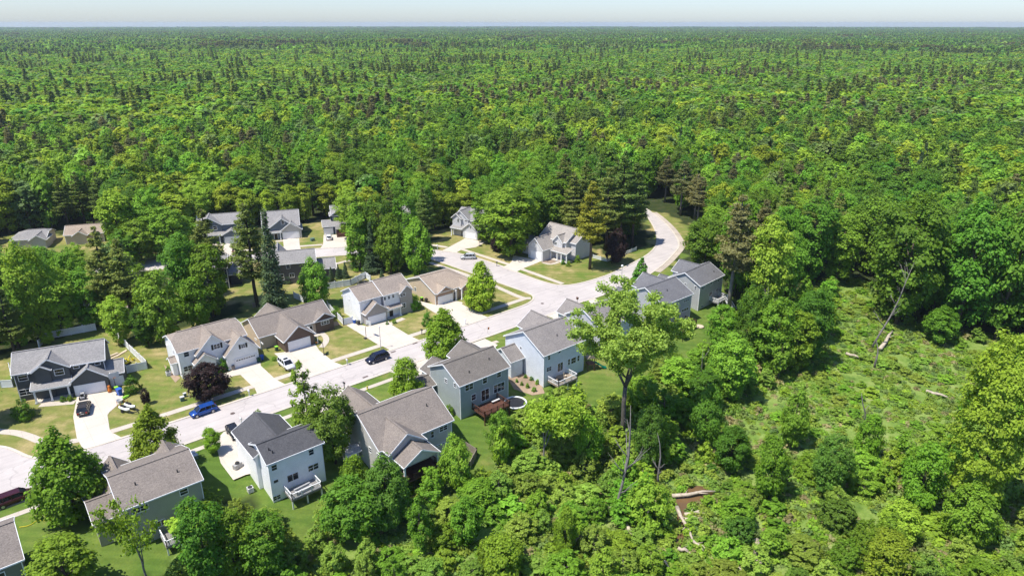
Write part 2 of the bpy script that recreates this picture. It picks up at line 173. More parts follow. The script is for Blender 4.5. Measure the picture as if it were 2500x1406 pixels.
{'key': 'Q', 'phi': 0, 'label': 'sage green two storey house with brown roof and a low side wing', 'cat': 'house', 'wall': 'sage', 'roof': 'weathered_shingle', 'blocks': [('gx', 7.5, 18.2, 89.7, 100.8, -4, 5.8, 8.1, 0, 0, None), ('gy', 6.2, 12.0, 96, 103.2, -4, 3.9, 6.6, 0.5, 0, None), ('gy', 13.2, 18.9, 96, 102.2, -4, 4.6, 6.9, 0.5, 0, None), ('gx', 4.4, 7.7, 92.4, 99.8, -4, 3.5, 5.0, 0, 0, None)], 'ops': [('y', 90.05, 8.88, 10.94, 4.27, 5.28, 2, 'window'), ('y', 90.05, 14.93, 16.1, 4.31, 5.33, 1, 'window'), ('y', 90.05, 13.93, 16.82, 1.23, 2.72, 3, 'window'), ('y', 90.05, 11.35, 12.55, 0.81, 1.87, 2, 'slider')], 'extra': [('deck', 11.4, 15.2, 86.2, 89.9, 0.0, 'white'), ('vent', 10.3, 92.6), ('vent', 15.6, 92.2)], 'c': (12.85, 95.25)},
{'key': 'R', 'phi': 0, 'label': 'bright white two storey house with charcoal roof and white raised deck', 'cat': 'house', 'wall': 'bright_white', 'roof': 'charcoal_shingle', 'blocks': [('gx', 26.3, 35.4, 87.2, 94.4, -4, 5.8, 7.5, 0, 0, None), ('gy', 25.7, 33.6, 91.0, 100.4, -4, 5.2, 7.3, 0.55, 0, None)], 'ops': [('y', 87.55, 27.0, 27.93, 4.15, 5.2, 1, 'window'), ('y', 87.55, 32.84, 33.75, 4.25, 5.31, 1, 'window'), ('y', 87.55, 32.44, 34.21, 1.46, 2.61, 2, 'window'), ('y', 87.55, 27.0, 27.84, 1.94, 2.59, 1, 'window'), ('y', 87.55, 26.58, 27.83, -1.03, -0.16, 2, 'window'), ('y', 87.55, 29.09, 30.91, 1.11, 2.44, 2, 'slider')], 'extra': [('deck', 28.4, 33.2, 84.6, 87.5, 0.1, 'white'), ('vent', 27.6, 89.2), ('vent', 27.9, 88.6)], 'c': (30.85, 90.8)},
{'key': 'S', 'phi': 0, 'label': 'wide taupe ranch house with steep weathered roof and covered rear porch', 'cat': 'house', 'wall': 'greige', 'roof': 'weathered_shingle', 'blocks': [('gx', 41.7, 55.9, 81.7, 94.7, -5, 4.2, 7.8, 0, 0, None), ('gy', 42.3, 49.3, 79.8, 88, -5, 4.2, 6.7, 0, 0, None), ('gy', 43.1, 49.8, 76.8, 81, 2.9, 3.2, 5.1, 0, 0, 'porch_gable'), ('gy', 43.2, 50.2, 91, 101.4, -4, 3.0, 5.5, 0.5, 0, None)], 'ops': [('x', 42.05, 84.88, 85.73, 1.97, 3.0, 1, 'window'), ('x', 42.05, 82.17, 83.2, 2.34, 3.16, 1, 'window'), ('y', 82.05, 51.37, 52.06, 2.27, 3.6, 1, 'window'), ('y', 82.05, 53.06, 54.79, 2.68, 3.69, 2, 'window'), ('y', 82.05, 51.99, 54.23, 0.17, 0.53, 3, 'window'), ('y', 80.15, 44.6, 47.4, 0.5, 2.6, 2, 'slider')], 'extra': [('deck', 43.2, 49.8, 76.9, 80.1, 0.4, 'brown'), ('post', 43.4, 77.2, 0.4, 3.0), ('post', 49.5, 77.2, 0.4, 3.0), ('vent', 46, 85.2), ('vent', 53, 85.4)], 'c': (48.8, 88.2)},
{'key': 'T', 'phi': 0, 'label': 'grey green two storey house with brown deck and charcoal brown roof', 'cat': 'house', 'wall': 'grey_green', 'roof': 'charcoal_brown_shingle', 'blocks': [('gx', 61.5, 73.3, 87.8, 98.0, -4, 5.8, 8.27, 0, 0, None), ('gy', 66.8, 74.0, 92.5, 99.4, -4, 5.8, 8.1, 0.5, 0, None), ('gy', 62.8, 69.2, 96, 103.2, -4, 2.7, 4.4, 0.5, 0, None), ('gx', 58.9, 61.8, 95.6, 101.0, -4, 2.8, 3.9, 0, 0, None)], 'ops': [('x', 61.85, 92.06, 92.96, 4.45, 5.33, 1, 'window'), ('x', 61.85, 89.18, 90.13, 4.72, 5.64, 1, 'window'), ('y', 88.15, 62.88, 64.8, 4.1, 5.42, 2, 'window'), ('y', 88.15, 66.88, 68.0, 4.18, 5.55, 1, 'window'), ('y', 88.15, 70.25, 71.33, 4.28, 5.55, 1, 'window'), ('y', 88.15, 69.44, 72.14, 1.25, 3.1, 3, 'window'), ('y', 88.15, 64.24, 65.36, 1.68, 2.99, 1, 'window'), ('y', 88.15, 66.49, 68.44, 0.63, 3.05, 2, 'slider')], 'extra': [('deck', 64.3, 70.2, 84.2, 88.1, 0.3, 'brown'), ('vent', 65.0, 89.6), ('vent', 70.4, 90.6)], 'c': (67.4, 92.9)},
{'key': 'U', 'phi': 0, 'label': 'pale blue two storey house with grey roof and a tall narrow side wing', 'cat': 'house', 'wall': 'pale_blue', 'roof': 'grey_brown_shingle', 'blocks': [('gx', 81.0, 92.8, 86.9, 99.3, -4, 5.8, 8.93, 0, 0, None), ('gy', 86.4, 94.4, 93, 101.4, -4, 5.8, 8.3, 0.5, 0, None), ('gx', 77.6, 81.3, 92.8, 99.2, -4, 3.2, 5.2, 0, 0, None)], 'ops': [('x', 81.35, 93.85, 94.4, 4.58, 5.13, 1, 'window'), ('y', 87.25, 82.31, 83.07, 4.34, 5.42, 1, 'window'), ('y', 87.25, 85.13, 85.85, 4.9, 5.47, 1, 'window'), ('y', 87.25, 82.01, 83.43, 1.84, 2.86, 2, 'window'), ('y', 87.25, 87.89, 88.6, 1.35, 2.8, 1, 'window'), ('y', 87.25, 88.81, 90.29, 1.29, 2.71, 1, 'window'), ('y', 87.25, 90.56, 91.31, 1.3, 2.75, 1, 'window'), ('y', 87.25, 90.51, 92.15, 4.69, 5.33, 2, 'window'), ('y', 87.25, 85.05, 86.59, 0.79, 2.77, 2, 'slider')], 'extra': [('deck', 82.3, 87.6, 84.0, 87.2, 0.0, 'tan'), ('vent', 87.2, 89.8)], 'c': (86.9, 93.1)},
{'key': 'V', 'phi': 0, 'label': 'pale grey gabled house almost hidden behind the tall cottonwood', 'cat': 'house', 'wall': 'light_grey', 'roof': 'grey_brown_shingle', 'blocks': [('gx', 98.7, 110.3, 88.5, 99.5, -4, 5.8, 8.6, 0, 0, None), ('gy', 100, 106.5, 95, 103.5, -4, 4.6, 7.0, 0.5, 0, None)], 'ops': [('x', 99.05, 96.21, 97.21, 4.78, 5.33, 1, 'window')], 'extra': [], 'c': (104.5, 94.0)},
{'key': 'W', 'phi': 0, 'label': 'grey house with dark slate roof right of the cottonwood', 'cat': 'house', 'wall': 'light_grey_back', 'roof': 'slate_shingle', 'blocks': [('gx', 119.3, 130.7, 88.2, 99.6, -4, 5.8, 8.56, 0, 0, None), ('gy', 123.6, 131.8, 93.5, 101.4, -4, 5.8, 8.3, 0.5, 0, None), ('gy', 118.4, 124.4, 97, 104, -4, 3.2, 5.3, 0.5, 0, None)], 'ops': [('y', 88.55, 127.26, 129.81, 4.3, 4.79, 3, 'window'), ('y', 88.55, 126.93, 129.61, 1.84, 2.62, 3, 'window'), ('y', 88.55, 123.87, 125.36, 4.06, 4.34, 2, 'window')], 'extra': [('deck', 122.5, 128.4, 85, 88.4, -0.3, 'brown'), ('vent', 124.2, 91.2)], 'c': (125.0, 93.9)},
{'key': 'X', 'phi': 5, 'label': 'grey end house with white rear stairs and deck next to the gravel bend', 'cat': 'house', 'wall': 'grey', 'roof': 'slate_shingle', 'blocks': [('gx', 143.3, 155.1, 77.8, 87.2, -4, 5.8, 8.25, 0, 0, None), ('gy', 148.2, 155.6, 82, 89.4, -4, 5.8, 8.0, 0.5, 0, None), ('gy', 143.6, 149.2, 85, 91.6, -4, 2.9, 4.8, 0.5, 0, None)], 'ops': [('x', 143.65, 78.99, 79.73, 4.46, 5.45, 1, 'window'), ('x', 143.65, 81.9, 82.59, 4.98, 5.4, 1, 'window'), ('y', 78.15, 144.56, 145.99, 4.44, 5.25, 2, 'window'), ('y', 78.15, 148.67, 149.52, 4.4, 5.21, 1, 'window'), ('y', 78.15, 152.38, 153.13, 4.37, 5.08, 1, 'window'), ('y', 78.15, 151.58, 153.99, 1.76, 2.58, 3, 'window'), ('y', 78.15, 145.02, 146.03, -0.66, 0.15, 2, 'window'), ('y', 78.15, 148.51, 150.13, 1.51, 2.7, 2, 'slider')], 'extra': [('deck', 148.8, 153.4, 75.4, 78.1, 0.5, 'white_stairs'), ('vent', 152.5, 79.6)], 'c': (149.2, 82.5)},
]
ROAD_EDGES=[[(-11.65, 138.18), (-6.41, 132.68), (-3.34, 129.02), (-2.39, 127.61), (-1.52, 125.66), (-0.63, 123.43), (0.25, 121.87), (1.15, 120.9), (2.75, 120.15), (4.68, 119.56), (13, 118.5), (50, 118.5), (86, 118.5), (92.62, 118.81), (99.76, 118.89), (104.55, 118.99), (107.95, 120.03), (109.87, 121.71), (110.75, 123.98), (109.4, 137.02), (108.18, 149.34), (106.66, 164.91), (104.44, 172.39), (98.8, 178.7), (89.23, 184.11), (83.64, 187.05), (62.49, 197.04), (44.41, 205.59), (27.94, 213.53), (5.05, 224.17), (-8.0, 230.23)], [(-7.61, 241.6), (5.98, 234.64), (29.68, 222.65), (46.68, 213.98), (66.75, 205.59), (84.38, 195.72), (92.91, 191.2), (103.62, 184.44), (108.7, 177.95), (111.4, 171.32), (115.45, 164.72), (117.48, 155.33), (118.45, 143.93), (118.1, 139.66), (118.66, 127.03), (120.82, 122.54), (125.95, 120.67), (137.11, 120.39), (145.15, 121.99), (153.08, 123.47), (161.42, 125.63), (169.59, 129.65), (177.85, 136.28), (185.9, 144.35), (193.7, 153.32), (199.99, 161.86), (206.48, 174.86)], [(209.4, 174.18), (199.53, 156.75), (194.79, 148.75), (186.99, 138.12), (178.1, 128.26), (172.51, 123.86), (164.95, 120.57), (156.6, 117.1), (148.93, 114.69), (140.1, 112.52), (128.47, 111.79), (120.86, 111.38), (114.18, 111.96), (108.98, 111.16), (84, 110.9), (50, 110.6), (20, 110.4), (-2, 110.4), (-14, 110.4)]]
DRIVES=[[(9.01, 137.25), (7.78, 132.16), (7.03, 124.11), (7.2, 118.8), (13.06, 118.73), (12.02, 121.96), (11.88, 123.17), (12.63, 128.81), (13.15, 129.72), (15.7, 132.41), (16.3, 134.26), (17.15, 137.21), (9.67, 140.03)], [(36.44, 131.76), (42.02, 132.8), (41.1, 129.72), (41.15, 122.9), (41.3, 121.4), (41.9, 118.62), (36.17, 118.68), (36.69, 121.56), (36.56, 123.01), (36.46, 128.55), (35.21, 128.93), (33.17, 128.87), (33.49, 131.04), (35.74, 131.42)], [(45.45, 133.53), (48.28, 132.33), (54.25, 132.61), (53.47, 128.5), (53.44, 122.98), (53.5, 121.47), (54.34, 118.54), (44.06, 118.65), (45.0, 121.39), (45.45, 123.04)], [(64.13, 136.82), (65.91, 137.1), (67.61, 133.11), (73.04, 132.86), (72.44, 130.27), (72.46, 123.05), (72.57, 121.66), (72.88, 118.89), (65.34, 118.4), (65.06, 121.39), (64.66, 122.84)], [(85.08, 139.59), (87.12, 133.96), (92.18, 133.63), (93.45, 130.77), (92.49, 129.81), (92.24, 122.08), (92.52, 118.73), (84.05, 118.72), (84.35, 122.43), (84.2, 130.61), (84.63, 137.46)], [(26.86, 109.76), (29.52, 109.72), (30.53, 107.35), (30.88, 99.09), (27.72, 94.49), (25.4, 95.25), (23.45, 95.17), (23.42, 100.84), (24.17, 104.71), (24.6, 106.66), (25.81, 108.68)], [(80.39, 212.61), (84.85, 210.07), (81.17, 201.28), (80.42, 198.67), (75.41, 200.98), (77.05, 203.96)], [(92.65, 208.39), (98.64, 203.98), (92.32, 191.15), (85.03, 195.07), (88.1, 199.17)], [(59.54, 208.51), (63.31, 218.27), (64.86, 219.81), (66.45, 215.07), (64.47, 205.93)], [(126.67, 174.98), (128.17, 170.16), (130.07, 167.4), (123.44, 165.03), (118.93, 166.08), (115.53, 164.4), (112.66, 168.66), (123.11, 173.24)], [(127.31, 151.13), (129.36, 145.36), (130.73, 141.93), (128.3, 141.34), (122.21, 140.31), (118.06, 139.25), (117.67, 145.04), (120.83, 145.68), (123.23, 147.05)], [(81.48, 182.32), (83.17, 179.35), (80.33, 173.16), (78.87, 176.67)], [(44.85, 178.89), (49.27, 178.63), (48.33, 176.73), (44.72, 177.49)], [(76.21, 110.19), (84.55, 110.2), (84.76, 105.92), (79.61, 103.0), (76.94, 105.24)], [(103.8, 111.2), (109.52, 111.72), (109.05, 106.79), (103.41, 105.21), (103.99, 108.79)], [(118.77, 111.69), (121.07, 111.58), (120.12, 106.98), (116.97, 107.53)], [(60.0, 110.9), (70.2, 110.9), (69.2, 102), (62.8, 102)], [(41.5, 110.8), (49.5, 110.8), (49.0, 100), (43.5, 100)]]
WALKS=[([(-6.02, 138.69), (-2.82, 134.84), (-0.79, 132.79), (0.8, 129.99), (1.94, 127.25), (3.35, 124.5), (9, 122.3), (30, 122.3), (60, 122.3), (86, 122.3), (107.5, 122.6)], 1.45), ([(-14, 107.2), (20, 107.3), (60, 107.4), (86, 107.4)], 1.1), ([(104.18, 162.06), (106.35, 146.86), (106.92, 133.41), (106.64, 123.32), (108.5, 121.76)], 1.4), ([(118.88, 167.75), (119.56, 160.75), (120.98, 147.0), (121.3, 140.15), (122.03, 123.96)], 1.4), ([(114.37, 175.99), (116.6, 170.77)], 1.4), ([(47.74, 217.9), (60.2, 211.61), (77.15, 203.87), (87.6, 198.73)], 1.4), ([(54.52, 129.71), (56.63, 131.69), (57.71, 134.13), (57.76, 136.95), (57.36, 138.45)], 1.3), ([(72.36, 130.95), (76.65, 131.73)], 1.3), ([(3.84, 140.83), (9.04, 137.81)], 1.6), ([(129.9, 140.48), (130.41, 137.65), (133.59, 137.86)], 1.2), ([(60.19, 222.02), (63.25, 218.88)], 1.4), ([(77.65, 211.97), (79.97, 210.61)], 1.4), ([(79.49, 178.48), (86.68, 179.19), (94.03, 179.06)], 1.3)]
CLEAR=[(-16.77, 81.22), (-17.07, 175.74), (0.04, 167.3), (2.71, 172.65), (7.96, 172.26), (18.74, 174.12), (22.98, 169.66), (25.66, 158.79), (32.46, 161.7), (39.05, 159.21), (47.9, 159.74), (49.86, 166.64), (44.0, 175.15), (38.77, 183.23), (40.54, 193.57), (44.78, 205.28), (32.87, 212.08), (4.99, 223.4), (-8.0, 230.23), (-7.36, 249.03), (6.82, 244.23), (36.36, 228.48), (48.68, 221.81), (54.97, 224.71), (58.42, 236.5), (69.52, 231.55), (76.2, 219.74), (89.24, 216.91), (96.4, 227.74), (104.38, 224.61), (103.23, 208.41), (82.49, 171.35), (95.05, 158.55), (104.37, 159.97), (114.39, 174.85), (123.4, 188.25), (131.65, 187.85), (133.26, 173.7), (127.87, 155.36), (133.1, 153.65), (141.26, 158.01), (151.43, 149.48), (150.26, 139.25), (150.63, 131.05), (161.05, 130.2), (170.76, 133.26), (195.02, 155.95), (201.41, 158.29), (202.55, 149.63), (192.7, 133.33), (176.3, 122.9), (156.39, 113.96), (153.91, 94.37), (145.52, 86.37), (133.0, 80.38), (116.9, 76.83), (109.62, 77.82), (101.28, 77.59), (88.65, 75.16), (83.85, 79.19), (79.11, 82.16), (72.12, 81.28), (65.76, 79.49), (57.53, 73.74), (53.02, 73.26), (48.75, 72.81), (45.58, 79.5), (39.62, 84.5), (32.1, 80.5), (26.75, 77.06), (23.2, 89.19), (21.99, 92.68), (18.24, 92.14), (12.96, 85.51), (5.45, 83.24), (-8.19, 74.02)]
CLEAR_FAR=[(-2.04, 242.27), (34.2, 226.21), (38.72, 245.22), (35.04, 260.48), (25.69, 265.82), (16.6, 277.23), (-0.15, 276.67)]
WET=[(73.3, 82.6), (85.53, 80.74), (92.42, 76.21), (110.71, 78.39), (130.91, 79.79), (145.23, 84.77), (159.17, 81.56), (197.02, 82.45), (195.0, 74.22), (175.51, 57.18), (185.08, 46.47), (185.02, 37.63), (180.46, 27.57), (157.59, 1.47), (93.62, -6.72), (1.81, 69.18), (12.79, 85.8), (17.86, 91.31), (22.6, 88.02), (27.07, 78.44), (40.2, 83.2), (54.06, 74.76)]
MEADOW=[(122.33, 60.87), (133.76, 60.73), (151.42, 64.14), (173.14, 72.99), (190.11, 80.27), (193.92, 74.9), (177.3, 58.9), (175.78, 45.13), (179.91, 36.16), (152.64, 31.89), (133.12, 30.53), (118.83, 30.81), (115.49, 38.43), (105.0, 37.85), (101.79, 43.44), (91.47, 42.06), (84.55, 45.13), (88.83, 51.06), (94.84, 56.85), (108.57, 59.8)]
STREAM=[(78.89, 52.31, -4.38), (82.01, 51.89, -4.38), (83.49, 50.15, -4.42), (83.06, 48.52, -4.45), (80.9, 48.1, -4.45), (78.04, 48.67, -4.44), (75.99, 48.4, -4.45), (72.9, 46.25, -4.49), (69.54, 44.62, -4.52), (67.58, 44.14, -4.52), (68.44, 45.52, -4.5), (71.66, 47.26, -4.47), (74.81, 49.36, -4.43), (76.05, 51.42, -4.39)]
MULCH=[[(78.91, 94.95), (81.33, 92.9), (81.43, 87.79), (80.26, 85.67), (77.76, 86.48), (76.02, 89.97), (77.22, 93.3)], [(25.88, 143.21), (26.88, 135.03), (25.49, 133.59), (25.45, 140.06)], [(59.81, 141.49), (63.41, 140.31), (63.39, 138.17), (59.16, 138.41)], [(129.59, 141.22), (133.98, 141.48), (134.53, 139.03), (130.91, 138.19)]]
